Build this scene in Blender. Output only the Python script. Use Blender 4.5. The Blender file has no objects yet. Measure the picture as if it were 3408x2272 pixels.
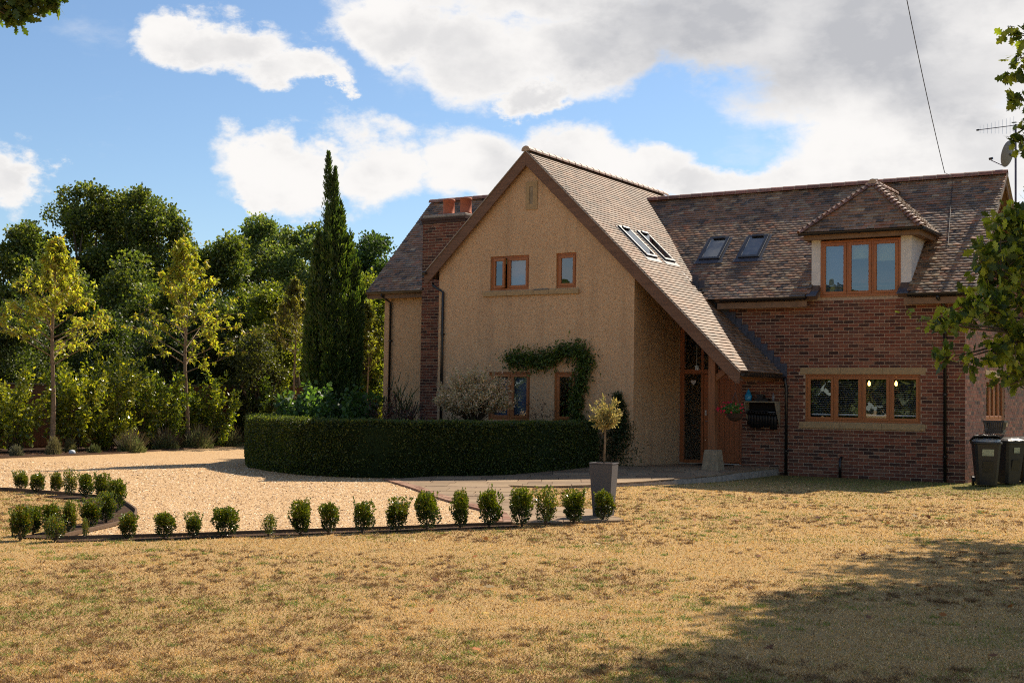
import bpy, math, random
import numpy as np
from mathutils import Vector, Matrix
from mathutils.geometry import tessellate_polygon

S = bpy.context.scene
C = S.collection
rng = np.random.default_rng(7)
random.seed(7)
PI = math.pi

# ------------------------------------------------------------------ camera
CAM = np.array([6.36329, -27.87792, 1.58809])
YAW, PITCH, ROLL, FOC = -0.56181, 0.04515, 0.01525, 4303.59
_F = np.array([math.sin(YAW)*math.cos(PITCH), math.cos(YAW)*math.cos(PITCH), math.sin(PITCH)])
_R = np.array([math.cos(YAW), -math.sin(YAW), 0.0])
_U = np.cross(_R, _F)
_R, _U = math.cos(ROLL)*_R + math.sin(ROLL)*_U, -math.sin(ROLL)*_R + math.cos(ROLL)*_U
cam = bpy.data.cameras.new('camera')
cam.sensor_width = 36.0
cam.lens = FOC/3408*36
cam.clip_start = 0.1
cam.clip_end = 3000
camo = bpy.data.objects.new('camera', cam)
C.objects.link(camo)
camo.matrix_world = Matrix(((_R[0], _U[0], -_F[0], CAM[0]), (_R[1], _U[1], -_F[1], CAM[1]),
                            (_R[2], _U[2], -_F[2], CAM[2]), (0, 0, 0, 1)))
S.camera = camo

def ray(x, y):
    return _F + _R*(x-1704)/FOC - _U*(y-1136)/FOC
def at(x, y, d):
    return CAM + ray(x, y)*d
def G(x, y, z=0.0):
    d = ray(x, y)
    return CAM + d*((z-CAM[2])/d[2])
def proj(P):
    d = np.asarray(P, float)-CAM
    z = d @ _F
    return 1704+FOC*(d @ _R)/z, 1136-FOC*(d @ _U)/z, z

# ------------------------------------------------------------------ light
SUN_EL = math.radians(44.9)
SUN_AZ = math.atan2(0.15, 0.989)           # from +Y towards +X
SUNV = Vector((math.sin(SUN_AZ)*math.cos(SUN_EL), math.cos(SUN_AZ)*math.cos(SUN_EL), math.sin(SUN_EL)))
sun = bpy.data.lights.new('sun', 'SUN')
sun.energy = 5.0
sun.angle = math.radians(0.53)
sun.color = (1.0, 0.88, 0.72)
suno = bpy.data.objects.new('sun', sun)
C.objects.link(suno)
suno.rotation_euler = (-SUNV).to_track_quat('-Z', 'Y').to_euler()
S.view_settings.view_transform = 'Standard'
S.view_settings.look = 'None'
S.view_settings.exposure = 0.72
S.cycles.pixel_filter_type = 'BLACKMAN_HARRIS'
S.cycles.filter_width = 1.1
S.cycles.use_denoising = False
S.view_settings.gamma = 1.0
S.view_settings.use_curve_mapping = False

# ------------------------------------------------------------------ world: Nishita sky with cumulus
W = bpy.data.worlds.new('World')
S.world = W
W.use_nodes = True
nt = W.node_tree
for n in list(nt.nodes):
    nt.nodes.remove(n)
def N(t, **k):
    n = nt.nodes.new(t)
    for a, b in k.items():
        setattr(n, a, b)
    return n
def M(op, a, b=None, c=None):
    n = nt.nodes.new('ShaderNodeMath')
    n.operation = op
    for i, v in enumerate((a, b, c)):
        if v is None:
            continue
        if isinstance(v, (int, float)):
            n.inputs[i].default_value = v
        else:
            nt.links.new(v, n.inputs[i])
    return n.outputs[0]
def SM(v, a, b, lo=0.0, hi=1.0):
    n = nt.nodes.new('ShaderNodeMapRange')
    n.interpolation_type = 'SMOOTHSTEP'
    nt.links.new(v, n.inputs[0])
    n.inputs[1].default_value = a
    n.inputs[2].default_value = b
    n.inputs[3].default_value = lo
    n.inputs[4].default_value = hi
    return n.outputs[0]
sky = N('ShaderNodeTexSky', sky_type='NISHITA', sun_disc=False)
sky.sun_elevation = SUN_EL
sky.sun_rotation = SUN_AZ
sky.air_density = 1.0
sky.dust_density = 0.35
sky.ozone_density = 2.4
tc = N('ShaderNodeTexCoord')
sep = N('ShaderNodeSeparateXYZ')
nt.links.new(tc.outputs['Generated'], sep.inputs[0])
dx, dy, dz = sep.outputs
az0 = M('ARCTAN2', dx, dy)
el0 = M('ARCSINE', dz)
def fbm(scale, detail, rough, off=(0, 0, 0), zs=1.6):
    mp = N('ShaderNodeMapping')
    mp.inputs['Location'].default_value = off
    mp.inputs['Scale'].default_value = (1, 1, zs)
    nt.links.new(tc.outputs['Generated'], mp.inputs[0])
    t = N('ShaderNodeTexNoise')
    t.inputs['Scale'].default_value = scale
    t.inputs['Detail'].default_value = detail
    t.inputs['Roughness'].default_value = rough
    nt.links.new(mp.outputs[0], t.inputs['Vector'])
    return M('SUBTRACT', t.outputs['Fac'], 0.5)
warp1 = fbm(7.0, 8, 0.62, (3, 1, 7))
warp2 = fbm(7.0, 8, 0.62, (13, 5, 2))
az = M('ADD', az0, M('MULTIPLY', warp1, 0.16))
el = M('ADD', el0, M('MULTIPLY', warp2, 0.12))
def azel(px, py):
    d = ray(px*3408/2352, py*3408/2352)
    d = d/np.linalg.norm(d)
    return math.atan2(d[0], d[1]), math.asin(d[2])
def ell(px, py, rx, ry, ax=az, ay=el):
    a, e = azel(px, py)
    k = 2352/3408*FOC
    u = M('MULTIPLY', M('SUBTRACT', ax, a), k/rx)
    v = M('MULTIPLY', M('SUBTRACT', ay, e), k/ry)
    return M('SUBTRACT', 1.0, M('SQRT', M('ADD', M('MULTIPLY', u, u), M('MULTIPLY', v, v))))
CL = [(2450, -720, 950, 520), (440, 85, 125, 62), (570, 125, 140, 66), (705, 180, 135, 52), (790, 205, 70, 30), (900, 30, 190, 90), (1090, 100, 200, 120), (1340, 70, 270, 125),  # first entry: unseen cloud added for the catslide roof windows to mirror
      (1200, 190, 80, 42), (640, 380, 160, 80), (560, 400, 80, 48), (840, 370, 170, 105), (1080, 350, 190, 115), (1300, 350, 200, 100),
      (1480, 390, 200, 80), (1650, 410, 180, 62), (1700, 60, 320, 135), (2050, 120, 380, 220), (2010, 320, 260, 160), (2260, 340, 260, 200),
      (1850, 400, 150, 70), (15, 420, 70, 78), (2300, -60, 420, 220), (1300, -90, 600, 130), (2700, 250, 500, 400)]
dens = None
for c in CL:
    e = ell(*c)
    dens = e if dens is None else M('MAXIMUM', dens, e)
gen = M('MULTIPLY', M('ADD', fbm(2.2, 3, 0.5, (4, 9, 1), 2.5), -0.06), 3.0)
a0, e0 = azel(1176, 500)
away = M('SQRT', M('ADD', M('POWER', M('SUBTRACT', az0, a0), 2.0), M('POWER', M('SUBTRACT', el0, e0), 2.0)))
gen = M('ADD', gen, M('MULTIPLY', SM(away, 0.45, 0.75, 1, 0), -3.0))
dens = M('MAXIMUM', dens, gen)
fine = fbm(16.0, 10, 0.60, (1, 2, 3))
d2 = M('ADD', dens, M('MULTIPLY', fine, 0.95))
wisp = M('MULTIPLY', SM(fbm(6.0, 9, 0.62, (8, 8, 8), 2.5), 0.10, 0.30), 0.35)
mask = M('MAXIMUM', SM(d2, -0.08, 0.36), wisp)
# grey cloud bases, white crowns
shade = M('ADD', M('MAXIMUM', ell(1790, 50, 470, 175, az0, el0), M('SUBTRACT', ell(2180, 190, 300, 130, az0, el0), 0.35)), M('MULTIPLY', fine, 0.9))
grey = SM(shade, -0.35, 0.5)
puff = SM(fbm(11.0, 6, 0.55, (1, 2, 3.06)), -0.12, 0.16)
thick = SM(d2, 0.15, 0.75)
grey2 = M('MULTIPLY', M('MULTIPLY', thick, puff), 0.48)
puff2 = SM(fbm(5.0, 8, 0.6, (2, 7, 4), 2.2), -0.16, 0.16, 0.45, 1.15)
g = M('MINIMUM', M('ADD', M('MULTIPLY', M('MULTIPLY', grey, puff2), 0.80), grey2), 1.0)
mixc = N('ShaderNodeMix', data_type='RGBA')
mixc.inputs[6].default_value = (6.6, 6.45, 6.3, 1)
mixc.inputs[7].default_value = (3.6, 3.65, 3.85, 1)
nt.links.new(g, mixc.inputs[0])
tint = N('ShaderNodeMix', data_type='RGBA', blend_type='MULTIPLY')
tint.inputs[0].default_value = 1.0
tint.inputs[7].default_value = (0.77, 0.83, 0.88, 1)
nt.links.new(sky.outputs[0], tint.inputs[6])
mixs = N('ShaderNodeMix', data_type='RGBA')
nt.links.new(mask, mixs.inputs[0])
nt.links.new(tint.outputs[2], mixs.inputs[6])
nt.links.new(mixc.outputs[2], mixs.inputs[7])
bg = N('ShaderNodeBackground')
bg.inputs[1].default_value = 0.09
nt.links.new(mixs.outputs[2], bg.inputs[0])
wo = N('ShaderNodeOutputWorld')
nt.links.new(bg.outputs[0], wo.inputs[0])

# ------------------------------------------------------------------ materials
def new_mat(name):
    m = bpy.data.materials.new(name)
    m.use_nodes = True
    t = m.node_tree
    for n in list(t.nodes):
        t.nodes.remove(n)
    out = t.nodes.new('ShaderNodeOutputMaterial')
    return m, t, out
class T:
    """small node-tree writer"""
    def __init__(s, t):
        s.t = t
    def n(s, ty, ins=None, **k):
        n = s.t.nodes.new(ty)
        for a, b in k.items():
            setattr(n, a, b)
        for a, b in (ins or {}).items():
            if isinstance(b, bpy.types.NodeSocket):
                s.t.links.new(b, n.inputs[a])
            else:
                n.inputs[a].default_value = b
        return n
    def noise(s, scale, detail=4, rough=0.55, vec=None, dist=0.0):
        n = s.n('ShaderNodeTexNoise', {'Scale': scale, 'Detail': detail, 'Roughness': rough, 'Distortion': dist})
        s.t.links.new(vec or s.pos(), n.inputs['Vector'])
        return n.outputs['Fac']
    def vor(s, scale, vec=None, out='Color', feature='F1'):
        n = s.n('ShaderNodeTexVoronoi', {'Scale': scale}, feature=feature)
        s.t.links.new(vec or s.pos(), n.inputs['Vector'])
        return n.outputs[out]
    def pos(s):
        if not hasattr(s, '_p'):
            s._p = s.n('ShaderNodeNewGeometry').outputs['Position']
        return s._p
    def ramp(s, fac, stops):
        n = s.n('ShaderNodeValToRGB')
        cr = n.color_ramp
        while len(cr.elements) < len(stops):
            cr.elements.new(0.5)
        for e, (p, c) in zip(cr.elements, stops):
            e.position = p
            e.color = (*c, 1) if len(c) == 3 else c
        s.t.links.new(fac, n.inputs[0])
        return n.outputs[0]
    def mix(s, f, a, b, blend='MIX'):
        n = s.n('ShaderNodeMix', data_type='RGBA', blend_type=blend)
        for i, v in ((0, f), (6, a), (7, b)):
            if isinstance(v, bpy.types.NodeSocket):
                s.t.links.new(v, n.inputs[i])
            else:
                n.inputs[i].default_value = v if i == 0 else ((*v, 1) if len(v) == 3 else v)
        return n.outputs[2]
    def math(s, op, a, b=0.0):
        n = s.n('ShaderNodeMath', operation=op)
        for i, v in enumerate((a, b)):
            if isinstance(v, bpy.types.NodeSocket):
                s.t.links.new(v, n.inputs[i])
            else:
                n.inputs[i].default_value = v
        return n.outputs[0]
    def bump(s, h, strength=0.5, dist=0.01):
        return s.n('ShaderNodeBump', {'Height': h, 'Strength': strength, 'Distance': dist}).outputs[0]
    def tintattr(s):
        return s.n('ShaderNodeAttribute', attribute_name='tint').outputs['Color']
def finish(t, out, col, rough=0.8, spec=0.5, bump=None, metal=0.0, extra=None):
    ins = {'Base Color': col if isinstance(col, bpy.types.NodeSocket) else (*col, 1), 'Roughness': rough,
           'Specular IOR Level': spec, 'Metallic': metal}
    p = t.n('ShaderNodeBsdfPrincipled', ins)
    if bump:
        t.t.links.new(bump, p.inputs['Normal'])
    t.t.links.new(p.outputs[0], out.inputs[0])
    return p
MATS = {}
def plain(name, col, rough=0.6, spec=0.5, var=0.15, scale=6.0, bscale=None, bstr=0.2, bdist=0.004, metal=0.0):
    m, tr, out = new_mat(name)
    t = T(tr)
    f = t.noise(scale, 5, 0.6)
    lo = tuple(c*(1-var) for c in col)
    hi = tuple(min(1, c*(1+var)) for c in col)
    c = t.ramp(f, [(0.3, lo), (0.7, hi)])
    b = t.bump(t.noise(bscale, 4), bstr, bdist) if bscale else None
    finish(t, out, c, rough, spec, b, metal)
    MATS[name] = m
    return m
def wood(name, col, axis=2, rough=0.5, var=0.25, spec=0.4):
    m, tr, out = new_mat(name)
    t = T(tr)
    mp = t.n('ShaderNodeMapping')
    sc = [28, 28, 28]
    sc[axis] = 1.6
    mp.inputs['Scale'].default_value = sc
    tr.links.new(t.pos(), mp.inputs[0])
    f = t.noise(1.0, 6, 0.6, mp.outputs[0], 0.4)
    g2 = t.noise(1.3, 3)
    c = t.ramp(f, [(0.25, tuple(x*(1-var) for x in col)), (0.75, tuple(x*(1+var) for x in col))])
    c = t.mix(t.math('MULTIPLY', g2, 0.35), c, tuple(x*0.6 for x in col))
    finish(t, out, c, rough, spec, t.bump(f, 0.15, 0.002))
    MATS[name] = m
    return m
def tinted(name, rough=0.85, spec=0.3, mott=(0.65, 1.25), scale=30, extra=None, bstr=0.3, bd=0.004):
    m, tr, out = new_mat(name)
    t = T(tr)
    a = t.tintattr()
    f = t.noise(scale, 5, 0.65)
    lo, hi = mott
    c = t.mix(1.0, a, t.ramp(f, [(0.25, (lo,)*3), (0.75, (hi,)*3)]), 'MULTIPLY')
    if extra:
        c = extra(t, c)
    finish(t, out, c, rough, spec, t.bump(f, bstr, bd))
    MATS[name] = m
    return m
def lichen(t, c):
    f = t.noise(0.9, 6, 0.7)
    f2 = t.noise(35.0, 4, 0.6)
    k = t.ramp(t.math('MULTIPLY', f, f2), [(0.27, (0, 0, 0)), (0.36, (1, 1, 1))])
    c = t.mix(t.math('MULTIPLY', k, 0.55), c, (0.30, 0.27, 0.22))
    k2 = t.ramp(t.noise(0.55, 5, 0.6), [(0.50, (0, 0, 0)), (0.66, (1, 1, 1))])
    return t.mix(t.math('MULTIPLY', k2, 0.3), c, (0.06, 0.05, 0.038))
tinted('roof_tile', 0.58, 0.45, (0.6, 1.35), 22, lichen, 0.45, 0.004)
tinted('porch_tile', 0.66, 0.22, (0.65, 1.3), 22, lichen, 0.45, 0.004)
def sooty(t, c):
    k = t.ramp(t.noise(0.7, 5, 0.6), [(0.42, (0, 0, 0)), (0.62, (1, 1, 1))])
    return t.mix(t.math('MULTIPLY', k, 0.25), c, (0.09, 0.06, 0.045))
tinted('brick', 0.9, 0.2, (0.7, 1.3), 40, sooty, 0.4, 0.003)
plain('mortar', (0.40, 0.295, 0.205), 0.95, 0.1, 0.25, 20, 60, 0.3)
plain('path_bed', (0.20, 0.14, 0.09), 0.95, 0.1, 0.3, 14, 40, 0.5)
plain('timber_soffit', (0.10, 0.06, 0.04), 0.8)
def mk_render(name, base):  # pebbledash
    m, tr, out = new_mat(name)
    t = T(tr)
    v = t.n('ShaderNodeSeparateColor', {0: t.vor(84.0)}).outputs[0]
    c = t.ramp(v, [(0.0, (0.30, 0.165, 0.075)), (0.25, base), (0.62, tuple(x*1.12 for x in base)), (0.85, (0.50, 0.38, 0.22)), (1.0, (0.62, 0.50, 0.34))])
    big = t.noise(0.45, 4, 0.6)
    c = t.mix(t.math('MULTIPLY', t.ramp(big, [(0.35, (0, 0, 0)), (0.7, (1, 1, 1))]), 0.30), c, (0.24, 0.16, 0.10))
    mp = t.n('ShaderNodeMapping', {'Scale': (3.0, 3.0, 0.22)})
    tr.links.new(t.pos(), mp.inputs[0])
    st = t.noise(1.0, 5, 0.6, mp.outputs[0])
    c = t.mix(t.math('MULTIPLY', t.ramp(st, [(0.5, (0, 0, 0)), (0.72, (1, 1, 1))]), 0.28), c, (0.16, 0.11, 0.075))
    h = t.vor(84.0, out='Distance')
    finish(t, out, c, 0.95, 0.15, t.bump(h, 0.45, 0.008))
    MATS[name] = m
mk_render('pebbledash', (0.60, 0.365, 0.195))
plain('smooth_render', (0.58, 0.56, 0.52), 0.9, 0.2, 0.1, 5, 50, 0.2)
plain('stone', (0.36, 0.25, 0.13), 0.9, 0.2, 0.14, 14, 50, 0.3)
plain('stone_grey', (0.27, 0.21, 0.135), 0.9, 0.2, 0.3, 9, 50, 0.4)
wood('oak_frame', (0.36, 0.125, 0.033), 2, 0.42, 0.16)
wood('oak_door', (0.30, 0.095, 0.028), 2, 0.5, 0.25)
wood('barge_timber', (0.17, 0.095, 0.060), 0, 0.75, 0.35, 0.2)
wood('post_timber', (0.22, 0.095, 0.042), 2, 0.7, 0.3, 0.2)
wood('fence_wood', (0.20, 0.085, 0.042), 2, 0.85, 0.35, 0.1)
wood('edging_wood', (0.15, 0.10, 0.065), 0, 0.9, 0.3, 0.1)
plain('fascia_timber', (0.20, 0.125, 0.075), 0.8, 0.2, 0.2)
plain('black_plastic', (0.010, 0.010, 0.011), 0.32, 0.5, 0.3)
plain('bin_plastic', (0.014, 0.0145, 0.016), 0.42, 0.5, 0.2, 12)
plain('bin_bag', (0.32, 0.34, 0.36), 0.25, 0.6, 0.3, 30, 25, 0.8, 0.02)
plain('lead', (0.055, 0.058, 0.075), 0.6, 0.5, 0.35, 12, 20, 0.4)
plain('terracotta', (0.40, 0.115, 0.052), 0.75, 0.3, 0.16, 9)
plain('concrete', (0.30, 0.255, 0.21), 0.9, 0.2, 0.3, 10, 40, 0.5)
plain('dark_room', (0.020, 0.018, 0.016), 0.9, 0.1)
plain('blind', (0.085, 0.12, 0.21), 0.8, 0.2, 0.04)  # blue of the mirrored sky is put into this blind colour
plain('slat_white', (0.62, 0.64, 0.66), 0.5, 0.4, 0.05)
plain('cream_blind', (0.22, 0.25, 0.14), 0.8, 0.1, 0.05)
plain('grey_metal', (0.05, 0.052, 0.058), 0.4, 0.5, 0.1, metal=0.6)
plain('bright_metal', (0.55, 0.55, 0.55), 0.35, 0.5, 0.1, metal=0.9)
plain('mast_metal', (0.075, 0.07, 0.11), 0.5, 0.5, 0.1, metal=0.5)
plain('dish_grey', (0.16, 0.165, 0.175), 0.5, 0.4, 0.15, 20)
plain('planter_grey', (0.090, 0.083, 0.083), 0.65, 0.4, 0.12, 60, 140, 0.35, 0.003)
plain('soil', (0.055, 0.032, 0.020), 0.95, 0.1, 0.4, 18, 22, 0.9, 0.03)
plain('shelf_wood', (0.26, 0.22, 0.15), 0.8, 0.2, 0.2)
plain('rubber', (0.006, 0.006, 0.007), 0.5, 0.4, 0.3)
plain('blue_glaze', (0.02, 0.26, 0.48), 0.3, 0.6, 0.15, 20)
plain('petal', (0.42, 0.012, 0.035), 0.6, 0.3, 0.3, 40)
plain('wicker', (0.05, 0.03, 0.02), 0.9, 0.2, 0.4, 40, 60, 0.8, 0.01)
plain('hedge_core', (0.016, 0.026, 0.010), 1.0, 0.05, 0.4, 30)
plain('label_paper', (0.34, 0.36, 0.24), 0.6, 0.3, 0.35, 45)
plain('white_label', (0.5, 0.5, 0.48), 0.6, 0.3, 0.2, 45)
plain('bark', (0.115, 0.082, 0.055), 0.95, 0.1, 0.4, 12, 24, 0.8, 0.02)
plain('bark_pale', (0.21, 0.155, 0.10), 0.9, 0.15, 0.4, 16, 30, 0.6, 0.01)
plain('cable', (0.02, 0.016, 0.016), 0.6)
plain('heart_white', (0.55, 0.5, 0.45), 0.6)
plain('doormat', (0.03, 0.022, 0.018), 1.0, 0.05, 0.3, 60)

def mk_glass(name, refl=1.0):
    m, tr, out = new_mat(name)
    t = T(tr)
    lw = t.n('ShaderNodeLayerWeight', {'Blend': 0.5})
    gl = t.n('ShaderNodeBsdfGlossy', {'Color': (0.88, 0.94, 1.0, 1), 'Roughness': 0.01})
    nb = t.bump(t.noise(1.7, 2), 0.10, 0.02)
    tr.links.new(nb, gl.inputs['Normal'])
    tp = t.n('ShaderNodeBsdfTransparent', {'Color': (0.84, 0.88, 0.88, 1)})
    mx = t.n('ShaderNodeMixShader')
    # both surfaces of the double glazing together: about 15 % head on, rising at grazing angles
    f = t.math('ADD', 0.15*refl, t.math('MULTIPLY', t.math('POWER', lw.outputs['Facing'], 4.0), 0.8))
    tr.links.new(f, mx.inputs[0])
    tr.links.new(tp.outputs[0], mx.inputs[1])
    tr.links.new(gl.outputs[0], mx.inputs[2])
    tr.links.new(mx.outputs[0], out.inputs[0])
    MATS[name] = m
mk_glass('window_glass')

def mk_emit(name, col, s):
    m, tr, out = new_mat(name)
    t = T(tr)
    e = t.n('ShaderNodeEmission', {'Color': (*col, 1), 'Strength': s})
    tr.links.new(e.outputs[0], out.inputs[0])
    MATS[name] = m
mk_emit('lamp_glow', (1.0, 0.42, 0.10), 9.0)

def foliage(name, trans=0.35, rough=0.5, spec=0.4, tboost=(1.5, 1.7, 0.6), wax=0.0):
    m, tr, out = new_mat(name)
    t = T(tr)
    a = t.tintattr()
    c = t.mix(1.0, a, t.ramp(t.noise(40, 2), [(0.3, (0.8,)*3), (0.7, (1.2,)*3)]), 'MULTIPLY')
    p = t.n('ShaderNodeBsdfPrincipled', {'Base Color': c, 'Roughness': rough, 'Specular IOR Level': spec})
    tc_ = t.mix(1.0, c, (*tboost, 1), 'MULTIPLY')
    tl = t.n('ShaderNodeBsdfTranslucent', {'Color': tc_})
    mx = t.n('ShaderNodeMixShader', {0: trans})
    tr.links.new(p.outputs[0], mx.inputs[1])
    tr.links.new(tl.outputs[0], mx.inputs[2])
    tr.links.new(mx.outputs[0], out.inputs[0])
    MATS[name] = m
foliage('leaf_green', 0.42, 0.5, 0.4, (2.0, 2.0, 0.6))
foliage('leaf_glossy', 0.42, 0.30, 0.6, (2.1, 2.0, 0.5))
foliage('leaf_box', 0.22, 0.28, 0.6, (2.0, 1.9, 0.5))
foliage('leaf_yellow', 0.55, 0.45, 0.4, (1.7, 1.7, 0.5))
foliage('leaf_dry', 0.30, 0.7, 0.2, (1.3, 1.25, 0.8))

def mk_lawn():
    m, tr, out = new_mat('lawn_grass')
    t = T(tr)
    fine_ = t.noise(95, 3, 0.7)
    mp = t.n('ShaderNodeMapping', {'Scale': (1, 1.0, 1)})
    tr.links.new(t.pos(), mp.inputs[0])
    c = t.ramp(fine_, [(0.3, (0.21, 0.125, 0.050)), (0.5, (0.46, 0.30, 0.125)), (0.7, (0.68, 0.48, 0.23))])
    mid = t.noise(2.6, 6, 0.68)
    c = t.mix(t.math('MULTIPLY', t.ramp(mid, [(0.54, (0, 0, 0)), (0.70, (1, 1, 1))]), 0.50), c, (0.20, 0.185, 0.045))
    br = t.noise(4.2, 6, 0.7, dist=0.6)
    c = t.mix(t.math('MULTIPLY', t.ramp(br, [(0.55, (0, 0, 0)), (0.70, (1, 1, 1))]), 0.45), c, (0.20, 0.115, 0.055))
    sm = t.noise(14, 5, 0.7)
    c = t.mix(t.math('MULTIPLY', t.ramp(sm, [(0.58, (0, 0, 0)), (0.72, (1, 1, 1))]), 0.5), c, (0.12, 0.075, 0.035))
    # moister, greener grass towards the house walls and path
    sp = t.n('ShaderNodeSeparateXYZ', {0: t.pos()})
    near = t.n('ShaderNodeMapRange', {0: t.math('ADD', sp.outputs[1], t.math('MULTIPLY', mid, 3.0)), 1: -3.2, 2: 0.6}, interpolation_type='SMOOTHSTEP')
    c = t.mix(t.math('MULTIPLY', near.outputs[0], 0.70), c, (0.105, 0.12, 0.028))
    finish(t, out, c, 0.95, 0.1, t.bump(t.noise(60, 4, 0.7), 0.9, 0.03))
    MATS['lawn_grass'] = m
mk_lawn()
def mk_gravel():
    m, tr, out = new_mat('gravel')
    t = T(tr)
    v = t.n('ShaderNodeSeparateColor', {0: t.vor(46.0)})
    c = t.ramp(v.outputs[0], [(0.0, (0.18, 0.095, 0.045)), (0.2, (0.36, 0.20, 0.08)), (0.5, (0.52, 0.32, 0.14)), (0.75, (0.62, 0.42, 0.22)), (0.92, (0.78, 0.63, 0.42)), (1.0, (0.26, 0.17, 0.14))])
    d = t.vor(46.0, out='Distance')
    c = t.mix(0.20, c, (0.58, 0.35, 0.13), 'MIX')
    c = t.mix(t.ramp(t.noise(0.8, 5, 0.6), [(0.35, (0, 0, 0)), (0.8, (0.4, 0.4, 0.4))]), c, (0.48, 0.31, 0.15))
    c = t.mix(t.ramp(t.noise(26, 4, 0.7), [(0.62, (0, 0, 0)), (0.75, (0.7, 0.7, 0.7))]), c, (0.22, 0.14, 0.075))
    finish(t, out, c, 0.8, 0.3, t.bump(d, -0.9, 0.02) if False else t.bump(t.math('SUBTRACT', 1.0, d), 0.9, 0.02))
    MATS['gravel'] = m
mk_gravel()
tinted('pebble', 0.7, 0.35, (0.75, 1.2), 30)
def moss(t, c):
    k = t.ramp(t.noise(3.0, 5, 0.7), [(0.5, (0, 0, 0)), (0.7, (1, 1, 1))])
    return t.mix(t.math('MULTIPLY', k, 0.3), c, (0.16, 0.13, 0.10))
tinted('paving', 0.85, 0.25, (0.75, 1.2), 12, moss, 0.4, 0.006)

# ------------------------------------------------------------------ mesh helpers
def link(o, parent=None):
    # parts are modelled in world coordinates: a thing's own position is taken out through the parent inverse
    C.objects.link(o)
    if parent is not None:
        o.parent = parent
        if parent.type == 'EMPTY':
            o.matrix_parent_inverse = (Matrix.Translation(parent.location) @ parent.rotation_euler.to_matrix().to_4x4()).inverted()
    return o
def make(name, V, F, mat, parent=None, tint=None, smooth=False, kind=None, label=None, loc=None, mats=None, midx=None):
    me = bpy.data.meshes.new(name)
    me.from_pydata([tuple(map(float, v)) for v in V], [], [tuple(f) for f in F])
    if mats:
        for m in mats:
            me.materials.append(MATS[m])
        if midx is not None:
            me.polygons.foreach_set('material_index', midx)
    else:
        me.materials.append(MATS[mat])
    if tint is not None:
        at_ = me.attributes.new('tint', 'FLOAT_COLOR', 'FACE')
        at_.data.foreach_set('color', np.c_[np.asarray(tint, float).reshape(-1, 3), np.ones(len(F))].ravel())
    if smooth:
        me.polygons.foreach_set('use_smooth', [True]*len(F))
    me.update()
    o = bpy.data.objects.new(name, me)
    if loc is not None:
        o.location = loc
    link(o, parent)
    if kind:
        o['kind'] = kind
    if label:
        o['label'] = label
    return o
def mesh_np(name, V, quads, mat, tint=None, smooth=False, parent=None, kind=None, nvf=4):
    """fast numpy mesh: quads is (n, nvf)"""
    me = bpy.data.meshes.new(name)
    n = len(quads)
    me.vertices.add(len(V))
    me.vertices.foreach_set('co', np.asarray(V, np.float32).ravel())
    me.loops.add(n*nvf)
    me.loops.foreach_set('vertex_index', np.asarray(quads, np.int32).ravel())
    me.polygons.add(n)
    me.polygons.foreach_set('loop_start', np.arange(0, n*nvf, nvf, dtype=np.int32))
    me.polygons.foreach_set('loop_total', np.full(n, nvf, np.int32))
    me.materials.append(MATS[mat])
    if smooth:
        me.polygons.foreach_set('use_smooth', np.ones(n, bool))
    me.update(calc_edges=True)
    if tint is not None:
        a = me.attributes.new('tint', 'FLOAT_COLOR', 'FACE')
        a.data.foreach_set('color', np.c_[tint, np.ones(n)].astype(np.float32).ravel())
    o = bpy.data.objects.new(name, me)
    link(o, parent)
    if kind:
        o['kind'] = kind
    return o
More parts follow.
